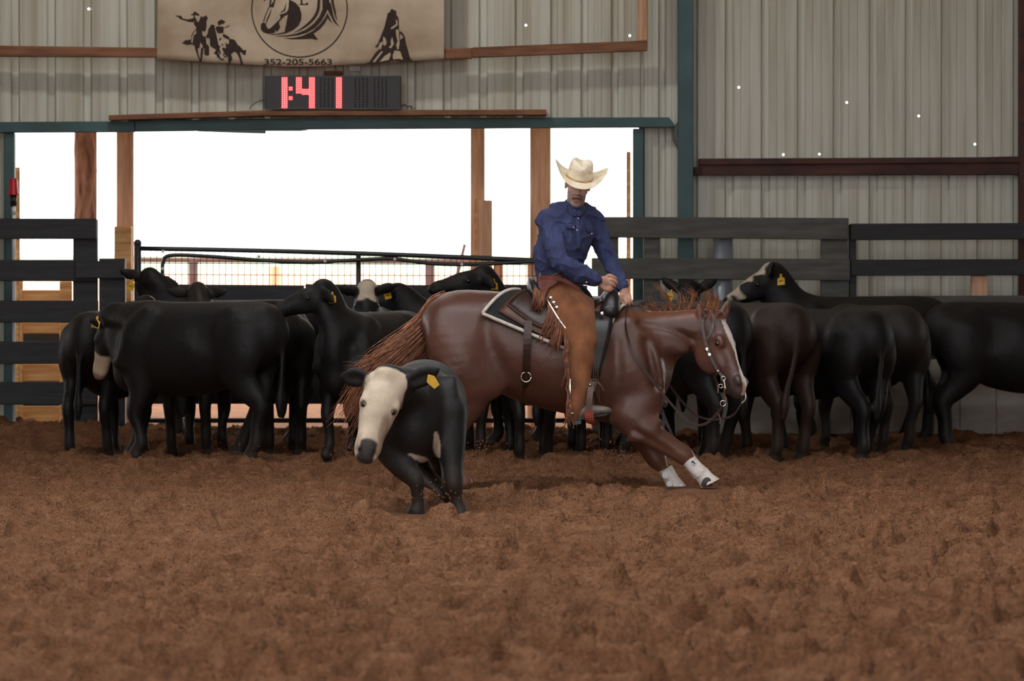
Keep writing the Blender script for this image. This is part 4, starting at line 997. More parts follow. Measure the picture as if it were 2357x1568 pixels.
# head: turned a little to the camera
PL = Hp(1644, 728, -.05); MZ = Hp(1712, 908, -.25)
hf = unit(MZ - PL); hl = np.linalg.norm(MZ - PL)
hsd = unit(np.cross(hf, np.array((.85, -.52, .25)))); hsd = hsd if hsd[1] < 0 else -hsd        # towards the near side
hu = unit(np.cross(hsd, hf)); hu = hu if hu[0] > 0 else -hu                                    # front of the face
def HH(a, b, c=0): return PL + hf * a + hu * b + hsd * c
hs_.chain([(*HH(.00, -.045), .070, .088), (*HH(.08, -.055), .088, .118), (*HH(.17, -.060), .092, .130), (*HH(.27, -.045), .072, .108), (*HH(.37, -.035), .056, .082), (*HH(.46, -.028), .052, .072), (*HH(.525, -.030), .056, .070), (*HH(.565, -.034), .045, .050)], side=tuple(hsd), k=.03)
for s_ in (-1, 1):
    hs_.ell(HH(.235, -.115, .050 * s_), (.150, .112, .036), np.stack([hf, hu, hsd]), k=.03)      # cheek
    hs_.ell(HH(.205, .010, .078 * s_), (.048, .032, .022), np.stack([hf, hu, hsd]), k=.02)      # brow
    hs_.ell(HH(.215, -.008, .100 * s_), (.022, .011, .014), np.stack([hf, hu, hsd]), k=.012, op='cut')
    hs_.ell(HH(.505, .012, .058 * s_), (.020, .013, .016), rot('Z', 0) @ np.stack([hf, hu, hsd]), k=.012, op='cut')   # nostril
    hs_.ell(HH(.505, .020, .046 * s_), (.036, .026, .020), np.stack([hf, hu, hsd]), k=.02)
    hs_.chain([(*HH(.30, -.01, .074 * s_), .008, .012), (*HH(.40, -.03, .066 * s_), .008, .012)], side=tuple(hsd), k=.03, op='cut')
    # ear
    eb = HH(.0, .0, .062 * s_); et = Hp(1607, 699, -.12) if s_ > 0 else Hp(1679, 688, -.02)
    if s_ < 0: eb = Hp(1660, 736, -.03)
    else: eb = Hp(1619, 738, -.10)
    ed = et - eb; es = unit(np.cross(ed, (0, 1, 0.2)))
    hs_.chain([(*(eb - ed * .1), .032, .028), (*(eb + ed * .30), .036, .026), (*(eb + ed * .62), .028, .020), (*(eb + ed * .88), .014, .012), (*et, .006, .006)], side=tuple(es), k=.02)
    hs_.chain([(*(eb + ed * .2 + np.array((.012, -.026, 0))), .014, .014), (*(eb + ed * .55 + np.array((.008, -.024, 0))), .015, .013), (*(eb + ed * .85 + np.array((.004, -.012, 0))), .006, .006)], side=tuple(es), k=.01, op='cut')
hs_.chain([(*HH(.44, -.098), .036, .026), (*HH(.50, -.108), .034, .026), (*HH(.535, -.10), .026, .020)], side=tuple(hsd), k=.02)   # chin
hs_.chain([(*HH(.45, -.075, .052), .006, .010), (*HH(.52, -.072, .055), .006, .007)], side=tuple(hsd), k=.012, op='cut')          # mouth line
V, Q = hs_.bake(.0115)
V = relax(V, Q, 1, .5)
n1 = vnoise(V * 6, 1); n2 = vnoise(V * 30, 2)
CO = np.array((.105, .043, .029)); C = np.repeat(CO[None], len(V), 0) * (1 + .10 * n1[:, None] + .04 * n2[:, None])
def lay(mask, col):
    m = np.clip(mask, 0, 1)[:, None]; C[:] = C * (1 - m) + np.array(col) * m
crest = smooth01(V[:, 2], *[Hp(1500, y)[2] for y in (742, 722)]) * (V[:, 0] > Hp(1445, 0)[0]) * (V[:, 0] < Hp(1612, 0)[0])
lay(crest * .8, (.17, .062, .028))
legm = smooth01(-V[:, 2], -.40, -.12); lay(legm * .45, (.21, .085, .045))
D = V - PL; a_, b_, c_ = D @ hf, D @ hu, D @ hsd
hm = (a_ > -.02) & (a_ < .66) & (np.abs(c_) < .14) & (b_ > -.24) & (b_ < .14) & (V[:, 0] > Hp(1592, 0)[0])
lay(hm * smooth01(a_ + .2 * b_, .36, .50) * .75, (.055, .040, .036))                  # grey-brown muzzle
lay(hm * smooth01(a_ - b_ * .3, .10, .25) * smooth01(-a_, -.35, -.2) * .35, (.18, .072, .04))
wz = vnoise(V * 26, 5) * .004
wid = .042 - .026 * smooth01(np.abs(a_ - .12), .0, .3) + .012 * smooth01(a_, .42, .50)
lay(hm * smooth01(wid + wz - np.abs(c_ + .004), 0, .006) * smooth01(a_, .045, .075) * smooth01(b_, -.02, .0) * (a_ < .60), (.74, .66, .62))
lay(hm * smooth01(a_, .51, .56) * smooth01(b_ + .02 * n2, -.01, .02) * smooth01(.032 - np.abs(c_), 0, .012), (.56, .36, .31))   # pink snip
body = mk('body', V, Q, M['coat'], horse, smooth=True, col=np.clip(C, 0, 1))
for s_ in (-1, 1):
    c = HH(.215, -.009, .080 * s_); v, f = sphere_geo(c, .0195, 14, 10); mk('eye', v, f, M['eye'], horse, True)
# hair: thin tapered tubes
def hair_part(name, strands, parent, m, n=3):
    V, Fc = join_geo([tube_geo(p, r, n, cap=False) for p, r in strands]); o = mk(name, V, Fc, m, parent, smooth=True); return o
def lock(ctrl, count, spread, r0=.0032, jitter=.012, sub=5, seed=0):
    r = np.random.default_rng(seed); out = []
    base = spline(ctrl, sub); m = len(base); t = np.linspace(0, 1, m)
    for _ in range(count):
        off = r.normal(size=3) * np.array((1, .7, 1)) * spread; ph = r.uniform(0, 6.3); am = r.uniform(.3, 1) * jitter
        w = np.stack([np.sin(t * r.uniform(5, 11) + ph), np.cos(t * r.uniform(4, 9) + ph), np.sin(t * r.uniform(5, 12) + ph * 2)], 1) * am * t[:, None]
        L = r.uniform(.62, 1.0); k = max(3, int(m * L))
        p = base + off * (.25 + .9 * t[:, None] ** .8) + w
        out.append((p[:k], r0 * (1 - .75 * np.linspace(0, 1, k) ** 1.5)))
    return out
tl = [(Hp(1020, 684, 0.02)), Hp(1000, 706, .0), Hp(978, 748, .0), Hp(935, 792, -.03), Hp(885, 835, -.05), Hp(850, 885, -.05), Hp(822, 940, -.05), Hp(796, 978, -.05)]
st = lock(tl, 420, .062, .0042, .035, seed=1)
tl2 = [Hp(1022, 686, .03), Hp(1004, 716, .02), Hp(990, 770, .04), Hp(962, 815, .05), Hp(915, 850, .04), Hp(868, 885, .03), Hp(836, 930, .02)]
st += lock(tl2, 260, .055, .0040, .035, seed=2)
tl3 = [Hp(960, 772, -.02), Hp(910, 806, -.05), Hp(868, 832, -.06), Hp(828, 850, -.06), Hp(806, 862, -.06)]
st += lock(tl3, 90, .045, .003, .04, seed=3)
hair_part('tail', st, horse, M['hair'])
mn = []
r = np.random.default_rng(11)
for k in range(150):                                              # short roached strands along the crest
    x = r.uniform(1448, 1640); y0 = 722 - (x - 1448) * .075 - 8 * math.exp(-((x - 1560) / 60) ** 2) + 4; h = r.uniform(8, 26) * (1 + .7 * (x > 1560)); sl = r.normal() * 14
    p0, p1, p2 = Hp(x, y0 + 6, r.uniform(-.03, .03)), Hp(x + sl * .4, y0 - h * .5, r.uniform(-.03, .03)), Hp(x + sl + r.normal() * 6, y0 - h, r.uniform(-.04, .04)); mn.append((spline([p0, p1, p2], 4), np.linspace(.0020, .0006, 9)))
for ctrl, cnt, sp in (([(1545, 714), (1540, 694), (1530, 676), (1512, 660), (1502, 652)], 26, .014), ([(1585, 712), (1592, 695), (1597, 680), (1588, 670), (1572, 660)], 26, .016),
                      ([(1628, 708), (1634, 690), (1626, 676), (1618, 672)], 24, .02), ([(1640, 712), (1645, 692), (1640, 678), (1630, 668)], 26, .022), ([(1648, 716), (1652, 698), (1648, 684), (1636, 674)], 22, .018),
                      ([(1562, 712), (1566, 690), (1556, 668), (1535, 648), (1522, 642)], 4, .01), ([(1510, 716), (1500, 694), (1494, 676), (1504, 664)], 5, .02)):
    mn += lock([Hp(a, b, -.02) for a, b in ctrl], cnt, sp, .0021, .012, seed=int(ctrl[0][0]))
for k in range(12):                                               # forelock blown over the poll
    x = r.uniform(1630, 1664); p = [Hp(x, 714, -.07), Hp(x + 4, 716, -.13), Hp(x + r.normal() * 8 + 4, 726, -.17), Hp(x + r.normal() * 10 + 2, 738, -.18)]; mn.append((spline(p, 4), np.linspace(.0026, .0008, 13)))
hair_part('mane', mn, horse, M['hair'])
# front boots
def boot(quad_top, quad_bot, d, m, ring=64, seg=36):
    """sleeve between two widths given as pairs of photo points"""
    V = []; Fc = []
    for k in range(seg + 1):
        t = k / seg
        l = np.array(quad_top[0]) * (1 - t) + np.array(quad_bot[0]) * t; rr = np.array(quad_top[1]) * (1 - t) + np.array(quad_bot[1]) * t
        bulge = 1 - .10 * math.sin(t * math.pi)
        c = (l + rr) / 2; h = (rr - l) / 2 * bulge; hw = np.linalg.norm(h) / SH
        for j in range(ring):
            a = 2 * math.pi * j / ring; p = Hp(*(c + h * math.cos(a)), d); p[1] += -hw * .95 * math.sin(a); V.append(p)
    for k in range(seg):
        for j in range(ring):
            a = k * ring + j; b = k * ring + (j + 1) % ring; Fc.append([a, b, b + ring, a + ring])
    Fc.append(list(range(ring))); Fc.append([seg * ring + j for j in range(ring)][::-1])
    return np.array(V), Fc
b1 = tag(empty('boot_near', Hp(1610, 1116, -.16), horse)); b1.name = 'leg_boot'; WL['leg_boot'] = Hp(1610, 1116, -.16)
v, f = boot([(1568, 1069), (1596, 1045)], [(1598, 1103), (1630, 1080)], -.16, None); bc1 = mk('boot_cuff', v, f, M['bootw'], b1, True)
v, f = boot([(1596, 1099), (1627, 1077)], [(1613, 1123), (1656, 1102)], -.16, None); bc2 = mk('bell_boot', v, f, M['bootw'], b1, True)
bsf = Surf(np.concatenate([np.array([(v_.co.x, v_.co.y, v_.co.z) for v_ in c_.data.vertices]) + WL[c_.name] for c_ in (bc1, bc2)]))
for q in ([(1576, 1069), (1585, 1066), (1599, 1083), (1590, 1087)], [(1591, 1086), (1600, 1082), (1611, 1095), (1603, 1099)]):
    v, f = patch(bsf, q, .006, 4, 4, .005); mk('strap', v, f, M['white'], b1)
v, f = patch(bsf, [(1587, 1062), (1595, 1055), (1603, 1064), (1595, 1071)], .007, 3, 3, .004); pt = mk('logo_patch', v, f, M['white'], b1)
cc = bsf(1595, 1064, .009)
v, f = prism([cc + np.array(((x - 1595) / SH, 0, -(y - 1064) / SH)) for x, y in ((1591, 1062), (1593, 1060.5), (1596, 1061), (1599, 1064), (1599.5, 1067), (1597.5, 1070), (1596.5, 1066), (1594.5, 1065.5), (1593, 1067), (1592, 1064.5))], (0, .004, 0), 0); mk('logo', v, f, M['black'], b1)
cc = bsf(1626, 1108, .002)
v, f = prism([cc + np.array(((x - 1626) / SH, 0, -(y - 1108) / SH)) for x, y in ((1613, 1120), (1616, 1108), (1621, 1101), (1628, 1098.5), (1634, 1101), (1638, 1108), (1640, 1120))], (0, .03, 0), .004); mk('hoof', v, f, M['hoof'], b1, True)
b2 = tag(empty('leg_boot', Hp(1540, 1122, .14), horse))
v, f = boot([(1514, 1087), (1546, 1071)], [(1537, 1128), (1579, 1118)], .14, None); mk('boot_cuff', v, f, M['bootw'], b2, True)
for x, y, rr in ((1532, 1094, .026), (1541, 1115, .021), (1556, 1117, .021), (1568, 1119, .014)):
    v, f = lathe_geo(Hp(x, y, .14 - .055), [(rr, 0), (rr, .006), (rr * .8, .009)], 16, (0, -1, 0)); mk('round_pad', v, f, M['white'], b2)
v, f = boot([(1546, 1110), (1566, 1106)], [(1544, 1130), (1578, 1128)], .14, None); mk('hoof', v, f, M['hoof'], b2, True)
# ------------------------------------------------------------------ saddle, pad and bridle
_tr = spline([(x, y, b, a) for x, y, b, a in TR], 6)
def drape(px, py, off):
    """point on the near flank of the horse's barrel, lifted by off metres"""
    y, b, a = (np.interp(px, _tr[:, 0], _tr[:, k]) for k in (1, 2, 3))
    o = off * SH; v = np.clip((y - py) / (b + o), -1, 1)
    return Hp(px, y - v * (b + o), -(a + off) * math.sqrt(max(0, 1 - v * v)))
def mirror(p): q = np.array(p); q[1] = 2 * YH - q[1]; return q
def sheet(A, B, C_, D_, off, thick=.012, nu=16, nv=12, bow=0):
    """leather or felt sheet lying over both flanks: A rear spine, B rear bottom, C front bottom, D front spine"""
    outs = []
    for layer in (off + thick, off):
        g = []
        for j in range(-nv, nv + 1):
            v = abs(j) / nv; row = []
            for i in range(nu + 1):
                u = i / nu
                t = np.array(A) * (1 - u) + np.array(D_) * u; bt = np.array(B) * (1 - u) + np.array(C_) * u; bt = bt + np.array((0, bow * math.sin(math.pi * u)))
                y, b = np.interp(t[0], _tr[:, 0], _tr[:, 1]), np.interp(t[0], _tr[:, 0], _tr[:, 2])
                x = t[0] * (1 - v) + bt[0] * v; vb = np.clip((np.interp(x, _tr[:, 0], _tr[:, 1]) - bt[1]) / (np.interp(x, _tr[:, 0], _tr[:, 2]) + layer * SH), -1, 1)
                th = math.pi / 2 * (1 - v) + math.asin(vb) * v
                yc, bb, aa = (np.interp(x, _tr[:, 0], _tr[:, k]) for k in (1, 2, 3))
                p = Hp(x, yc - math.sin(th) * (bb + layer * SH), -(aa + layer) * math.cos(th))
                row.append(p if j <= 0 else mirror(p))
            g.append(row)
        outs.append(g)
    rows = 2 * nv + 1; cols = nu + 1; V = [p for g in outs for r_ in g for p in r_]; n = rows * cols; Fc = []
    for j in range(rows - 1):
        for i in range(nu):
            a = j * cols + i; Fc.append([a, a + 1, a + cols + 1, a + cols]); Fc.append([n + a, n + a + cols, n + a + cols + 1, n + a + 1])
    rim = [j * cols for j in range(rows)] + [(rows - 1) * cols + i for i in range(1, cols)] + [j * cols + nu for j in range(rows - 2, -1, -1)] + [i for i in range(nu - 1, 0, -1)]
    for k in range(len(rim)):
        a, b = rim[k], rim[(k + 1) % len(rim)]; Fc.append([a, a + n, b + n, b])
    return np.array(V), Fc, outs[0]
pad = tag(empty('saddle_pad', drape(1250, 780, .02)), 'black felt saddle pad with pale binding under the saddle', 'saddle pad')
v, f, g = sheet((1196, 0), (1110, 722), (1376, 834), (1446, 0), .012, .02)
mk('felt', v, f, M['felt'], pad, True)
nvp = (len(g) - 1) // 2
for ed in ([g[0][i] for i in range(17)], [g[j][0] for j in range(0, len(g))], [g[j][16] for j in range(0, len(g))], [g[-1][i] for i in range(17)]):
    v, f = tube_geo(spline(ed, 2), .0125, 8); mk('binding', v, f, M['binding'], pad, True)
sad = tag(empty('saddle', drape(1300, 760, .05)), 'dark brown western saddle with leather skirts under the rider', 'saddle')
v, f, g = sheet((1218, 0), (1148, 716), (1352, 800), (1428, 0), .034, .012, bow=14); mk('skirt', v, f, M['leather2'], sad, True)
v, f, g = sheet((1240, 0), (1168, 700), (1330, 764), (1415, 0), .048, .010, bow=22); mk('seat_jockey', v, f, M['leather'], sad, True)
mk('edge_cord', *tube_geo(spline([g[0][i] for i in range(17)], 2), .005, 6), M['leather2'], sad, True)
sk = Sculpt()
sk.chain([(*Hp(1236, 684, -.20), .05, .03), (*Hp(1226, 664, -.13), .06, .028), (*Hp(1221, 655, 0), .06, .026), (*Hp(1226, 664, .13), .06, .028), (*Hp(1236, 684, .20), .05, .03)], side=(0, 0, 1), k=.03)
sk.ell(Hp(1310, 702, 0), (.30, .17, .07), k=.06)
sk.chain([(*Hp(1404, 716, -.20), .06, .07), (*Hp(1408, 694, -.13), .07, .06), (*Hp(1404, 688, 0), .07, .06), (*Hp(1408, 694, .13), .07, .06), (*Hp(1404, 716, .20), .06, .07)], side=(0, 0, 1), k=.04)
sk.chain([(*Hp(1402, 686, -.01), .024, .024), (*Hp(1402, 672, -.01), .020, .020), (*Hp(1403, 664, -.01), .028, .028)], k=.02)
v, q = sk.bake(.012); M['bleather'] = mat('black_leather', lin((40, 34, 34)), lin((28, 24, 25)), rough=.35, scale=(14, 14, 14)); mk('seat_and_swell', v, q, M['bleather'], sad, True)
mk('cantle_binding', *tube_geo(spline([Hp(1232, 678, -.215), Hp(1222, 660, -.14), Hp(1217, 648, 0), Hp(1222, 660, .14)], 5), .012, 8), M['silver'], sad, True)
def fender(sgn):
    rows = []
    for y, xa, xb in ((716, 1356, 1412), (745, 1352, 1410), (775, 1348, 1405), (805, 1346, 1397), (840, 1347, 1386), (882, 1350, 1376)):
        row = []
        for k in range(6):
            x = xa + (xb - xa) * k / 5; p = drape(x, min(y, 800), .062); q = Hp(x, y); row.append(np.array((p[0], p[1] - .02 * max(0, y - 800) / 80, q[2])))
        rows.append(row)
    if sgn > 0: rows = [[mirror(p) for p in r_] for r_ in rows]
    V = [p for r_ in rows for p in r_]; n = len(V); V += [p + np.array((0, .010 * -sgn, 0)) for p in V]; Fc = []
    for j in range(5):
        for i in range(5):
            a = j * 6 + i; Fc += [[a, a + 1, a + 7, a + 6], [n + a, n + a + 6, n + a + 7, n + a + 1]]
    rim = list(range(6)) + [6 * j + 5 for j in range(1, 6)] + [30 + i for i in range(4, -1, -1)] + [6 * j for j in range(4, 0, -1)]
    for k in range(len(rim)): a, b = rim[k], rim[(k + 1) % len(rim)]; Fc.append([a, a + n, b + n, b])
    mk('fender', V, Fc, M['bleather'], sad, True)
fender(-1); fender(1)
v, f = lathe_geo(drape(1386, 722, .085), [(.018, 0), (.016, .006), (.006, .010)], 14, (0, -1, .3)); mk('concho', v, f, M['silver'], sad, True)
# rear cinch billet
pts = [drape(1216, 738, .062), drape(1214, 780, .055), drape(1212, 830, .03), drape(1211, 880, .016), drape(1213, 915, .012), drape(1216, 936, .012)]
pts += [mirror(p) for p in pts[::-1]]
v, f = strap_geo(spline(pts, 4), .052, .007, (1, 0, 0)); mk('rear_cinch', v, f, M['leather'], sad)
c = drape(1211, 868, .03); rg = [c + np.array((.034 * math.cos(a), -.004, .034 * math.sin(a))) for a in np.linspace(0, 2 * math.pi, 17)]
mk('buckle', *tube_geo(rg, .005, 6), M['silver'], sad, True)
# stirrups
def stirrup(c, dpt, sgn, tilt):
    s_ = np.array
    off = lambda x, y, d: Hp(c[0] + x, c[1] + y, dpt + d)
    loop = [off(4, -70, 0), off(0, -40, -.062), off(-4, -8, -.07), off(-6, 16, -.06), off(-2, 22, 0), off(2, 16, .06), off(2, -8, .07), off(4, -40, .062), off(4, -70, 0)]
    v, f = strap_geo(spline(loop, 4), .040, .009, (1, 0, -.25)); mk('stirrup', v, f, M['leather2'], sad)
    tr = [off(-2, -2, -.076), off(-1, 18, -.066), off(3, 27, -.03), off(4, 27, .03), off(3, 18, .066)]
    v, f = strap_geo(spline(tr, 4), .062, .010, (1, 0, -.35)); mk('tread_wrap', v, f, M['redleather'], sad)
    v, f = lathe_geo(off(0, -62, -.03), [(.009, 0), (.008, .006), (.003, .009)], 10, (0, -1, 0)); mk('stirrup_stud', v, f, M['silver'], sad, True)
    mk('hobble_strap', *strap_geo(spline([off(4, -72, -.02), off(14, -70, -.05), off(24, -62, -.05), off(32, -48, -.04)], 4), .014, .004, (0, 0, 1)), M['leather2'], sad)
stirrup((1358, 948), -.40, -1, 0)
stirrup((1500, 930), .42, 1, 0)
mk('stirrup_leather', *strap_geo(spline([Hp(1366, 872, -.37), Hp(1364, 885, -.39), Hp(1361, 900, -.40)], 4), .05, .008, (1, 0, 0)), M['bleather'], sad)
mk('stirrup_leather', *strap_geo(spline([Hp(1390, 872, .36), Hp(1440, 880, .41), Hp(1500, 886, .42)], 4), .05, .008, (.3, 0, 1)), M['bleather'], sad)
for k in range(2): mk('saddle_string', *strap_geo(spline([Hp(1514 + 6 * k, 930, .40), Hp(1530 + 4 * k, 968, .40), Hp(1548 + 6 * k, 1006 + 8 * k, .40)], 4), .010, .004, (1, 0, .4)), M['leather'], sad)
for k in range(3): mk('saddle_string', *tube_geo(spline([Hp(1366 + 4 * k, 838, -.36), Hp(1366 + 5 * k, 860, -.385), Hp(1370 + 5 * k, 905 + 12 * k, -.39)], 4), .004, 5), M['leather2'], sad)

br = tag(empty('bridle', Hp(1650, 870, -.25)), 'dark leather bridle with silver concho, bit and long reins', 'bridle')
def hstrap(name, pts, w=.018, m='leather', wd=(1, 0, .3)):
    v, f = strap_geo(spline([Hp(*p) for p in pts], 4), w, .005, wd); return mk(name, v, f, M[m], br)
hstrap('cheek_strap', [(1640, 724, -.05), (1622, 732, -.135), (1617, 748, -.165), (1622, 780, -.205), (1629, 806, -.225), (1640, 830, -.238), (1652, 852, -.245), (1665, 870, -.262)])
hstrap('ear_loop', [(1623, 784, -.21), (1635, 768, -.205), (1642, 744, -.17), (1636, 728, -.13), (1626, 722, -.09)], .014)
hstrap('crown_strap', [(1640, 724, -.05), (1648, 722, .0), (1662, 740, .04), (1668, 770, .04)])
hstrap('throat_latch', [(1654, 856, -.247), (1646, 868, -.235), (1652, 885, -.22), (1653, 905, -.23)], .012)
c = Hp(1629, 806, -.232); v, f = lathe_geo(c, [(.021, 0), (.019, .006), (.008, .011)], 16, (.25, -1, .05)); mk('concho', v, f, M['silver'], br, True)
v, f = prism([Hp(x, y, -.238) for x, y in ((1629, 814), (1635, 812), (1637, 818), (1631, 820))], (0, -.005, 0), .001); mk('keeper', v, f, M['silver'], br)
c = Hp(1653, 855, -.25); v, f = lathe_geo(c, [(.011, 0), (.009, .005), (.003, .008)], 12, (.25, -1, 0)); mk('stud', v, f, M['silver'], br, True)
def ring(c, r_, th, name='ring', tilt=(1, 0, 0)):
    pts = [c + r_ * (math.cos(a) * np.array(tilt) + math.sin(a) * np.array((0, 0, 1))) for a in np.linspace(0, 2 * math.pi, 15)]; mk(name, *tube_geo(pts, th, 6), M['silver'], br, True)
ring(Hp(1665, 871, -.262), .014, .0035); ring(Hp(1659, 889, -.25), .013, .003); ring(Hp(1664, 929, -.245), .019, .0035)
mk('bit_shank', *tube_geo(spline([Hp(1666, 874, -.264), Hp(1669, 892, -.268), Hp(1667, 905, -.262), Hp(1671, 918, -.25), Hp(1668, 926, -.247)], 4), [.008] * 4 + [.011] * 2 + [.006] * 11, 8), M['silver'], br, True)
mk('bit_shank', *tube_geo(spline([Hp(1712, 895, -.11), Hp(1716, 918, -.11), Hp(1706, 930, -.12)], 4), .006, 6), M['silver'], br, True)
rein = [(1664, 934, -.245), (1652, 951, -.25), (1631, 972, -.26), (1608, 979, -.27), (1585, 970, -.28), (1560, 947, -.29), (1525, 906, -.31), (1490, 861, -.335), (1460, 818, -.345), (1446, 782, -.325), (1440, 748, -.245), (1440, 722, -.15), (1444, 702, -.06)]
hstrap('rein', rein, .016, wd=(.4, 0, 1))
hstrap('rein', [(1708, 928, -.12), (1680, 960, -.06), (1610, 960, .06), (1550, 900, .17), (1500, 820, .21), (1460, 750, .14), (1446, 702, .0)], .016, wd=(.4, 0, 1))
hstrap('rein_tail', [(1653, 951, -.255), (1658, 965, -.255), (1657, 976, -.255)], .010)
hstrap('rein_tail', [(1440, 706, -.06), (1456, 712, -.07), (1472, 720, -.075), (1486, 726, -.075)], .022, wd=(0, 0, 1))
hstrap('rein_tail', [(1444, 704, -.03), (1464, 706, -.05), (1484, 716, -.06)], .018, wd=(0, 0, 1))

# ------------------------------------------------------------------ rider
person = tag(empty('person', Hp(1300, 1000, 0)), 'person in straw cowboy hat, navy shirt and brown fringed chaps riding the sorrel horse', 'person')
M['skin'] = mat('skin', (1, 1, 1), (.88, .84, .82), rough=.5, scale=(30, 30, 30), attr=True, bump=.1, bscale=180, bdist=.002)
M['shirt'] = mat('navy_shirt', lin((56, 64, 104)), lin((44, 51, 86)), rough=.85, scale=(9, 9, 9), bump=.25, bscale=(26, 26, 14), bdist=.012)
M['suede'] = mat('brown_suede', lin((142, 90, 56)), lin((104, 62, 38)), rough=.95, scale=(8, 8, 6), bump=.2, bscale=60, bdist=.004, sheen=.1)
M['fringe'] = mat('brown_fringe', lin((136, 84, 56)), lin((96, 58, 40)), rough=.8, scale=(30, 30, 30))
M['denim'] = mat('dark_denim', lin((30, 38, 54)), lin((22, 28, 40)), rough=.9, scale=(12, 12, 12), bump=.15, bscale=90, bdist=.003)
M['tooled'] = mat('tooled_leather', lin((128, 72, 62)), lin((96, 50, 44)), rough=.6, scale=(12, 12, 12))
M['straw'] = mat('straw', lin((238, 226, 204)), lin((214, 196, 164)), rough=.8, scale=(16, 16, 30), bump=.15, bscale=160, bdist=.003)
M['bootl'] = mat('grey_boot_leather', lin((112, 102, 92)), lin((86, 78, 70)), rough=.5, scale=(14, 14, 14))
CH = np.array((.86, .50, 0)); CH /= np.linalg.norm(CH)              # across the turned chest
sh_r = Hp(1263, 510, -.10); sh_l = Hp(1364, 508, .10)
el_r = Hp(1288, 604, -.30); wr_r = Hp(1372, 646, -.20)
el_l = Hp(1402, 600, .10); wr_l = Hp(1434, 662, .0)
hip_r = Hp(1280, 668, -.11); kn_r = Hp(1338, 778, -.38); an_r = Hp(1330, 938, -.40)
hip_l = Hp(1292, 668, .11); kn_l = Hp(1398, 770, .38); an_l = Hp(1488, 905, .41)
hc = Hp(1330, 426, -.05)
hfw = unit((.03, -.95, -.18)); hlf = unit(np.cross((0, 0, 1), hfw)); hlf = hlf if hlf[0] > 0 else -hlf
ro = math.radians(7); hup = unit(np.cross(hfw, hlf)); hup = hup if hup[2] > 0 else -hup
hlf, hup = hlf * math.cos(ro) - hup * math.sin(ro), hup * math.cos(ro) + hlf * math.sin(ro)
HD = lambda f, l, u: hc + hfw * f + hlf * l + hup * u
HR = np.stack([hfw, hlf, hup])
def torso(sk, e, k=.05):
    sk.chain([(*Hp(1284, 662, 0), .175 + e, .125 + e), (*Hp(1284, 625, 0), .155 + e, .125 + e), (*Hp(1294, 580, -.01), .165 + e, .130 + e), (*Hp(1307, 535, -.01), .185 + e, .125 + e), (*Hp(1316, 502, 0), .155 + e, .085 + e)],
             side=[(.25, .97, 0), (.45, .9, 0), tuple(CH), tuple(CH), tuple(CH)], k=k)
    sk.chain([(*sh_r, .062 + e, .066 + e), (*Hp(1290, 492, -.04), .06 + e, .06 + e), (*Hp(1342, 490, .04), .06 + e, .06 + e), (*sh_l, .062 + e, .066 + e)], k=k)
def arms(sk, e, k=.03, end=1.0):
    for sh, el, wr in ((sh_r, el_r, wr_r), (sh_l, el_l, wr_l)):
        w2 = el + (wr - el) * end
        sk.chain([(*sh, .064 + e, .066 + e), (*(sh * .55 + el * .45), .052 + e, .058 + e), (*el, .042 + e, .046 + e), (*(el * .6 + w2 * .4), .042 + e, .043 + e), (*w2, .029 + e, .031 + e)], k=k)
bd = Sculpt()
torso(bd, -.012); arms(bd, -.006)
for h, kn, an in ((hip_r, kn_r, an_r), (hip_l, kn_l, an_l)):
    bd.chain([(*h, .08, .09), (*(h * .5 + kn * .5), .058, .062), (*kn, .040, .042), (*(kn * .55 + an * .45), .036, .038), (*an, .03, .03)], k=.04)
bd.chain([(*Hp(1318, 496, .0), .06, .06), (*Hp(1324, 474, -.02), .056, .060), (*HD(-.02, 0, -.06), .055, .062)], k=.03)
bd.ell(HD(-.01, 0, .035), (.098, .078, .098), HR, k=.02)
bd.ell(HD(.03, 0, -.055), (.068, .062, .080), HR, k=.03)
bd.ell(HD(.068, 0, -.118), (.026, .030, .024), HR, k=.03)
bd.chain([(*HD(.092, 0, .012), .010, .010), (*HD(.108, 0, -.018), .012, .012), (*HD(.118, 0, -.036), .017, .014)], side=tuple(hlf), k=.012)
bd.chain([(*HD(.086, -.045, .030), .010, .009), (*HD(.098, -.02, .033), .010, .010), (*HD(.098, .02, .033), .010, .010), (*HD(.086, .045, .030), .010, .009)], side=tuple(hup), k=.015)
for s_ in (-1, 1):
    bd.ell(HD(.100, .032 * s_, .012), (.018, .019, .011), HR, k=.012, op='cut')
    bd.ell(HD(.080, .032 * s_, .010), (.014, .014, .012), HR, k=.004)
    bd.ell(HD(.062, .048 * s_, -.028), (.026, .022, .022), HR, k=.02)           # cheekbone
    bd.ell(HD(-.005, .080 * s_, -.005), (.022, .010, .034), HR, k=.01)          # ear
    bd.chain([(*HD(.104, .020 * s_, -.046), .004, .006), (*HD(.092, .034 * s_, -.075), .004, .006)], side=tuple(hlf), k=.012, op='cut')
bd.chain([(*HD(.098, -.030, -.076), .008, .010), (*HD(.108, 0, -.064), .010, .012), (*HD(.098, .030, -.076), .008, .010)], side=tuple(hup), k=.01)   # moustache
bd.chain([(*HD(.102, -.020, -.084), .006, .005), (*HD(.108, 0, -.083), .008, .006), (*HD(.102, .020, -.084), .006, .005)], side=tuple(hup), k=.008, op='cut')
bd.chain([(*HD(.094, -.016, -.096), .008, .007), (*HD(.101, 0, -.096), .008, .008), (*HD(.094, .016, -.096), .008, .007)], side=tuple(hup), k=.01)
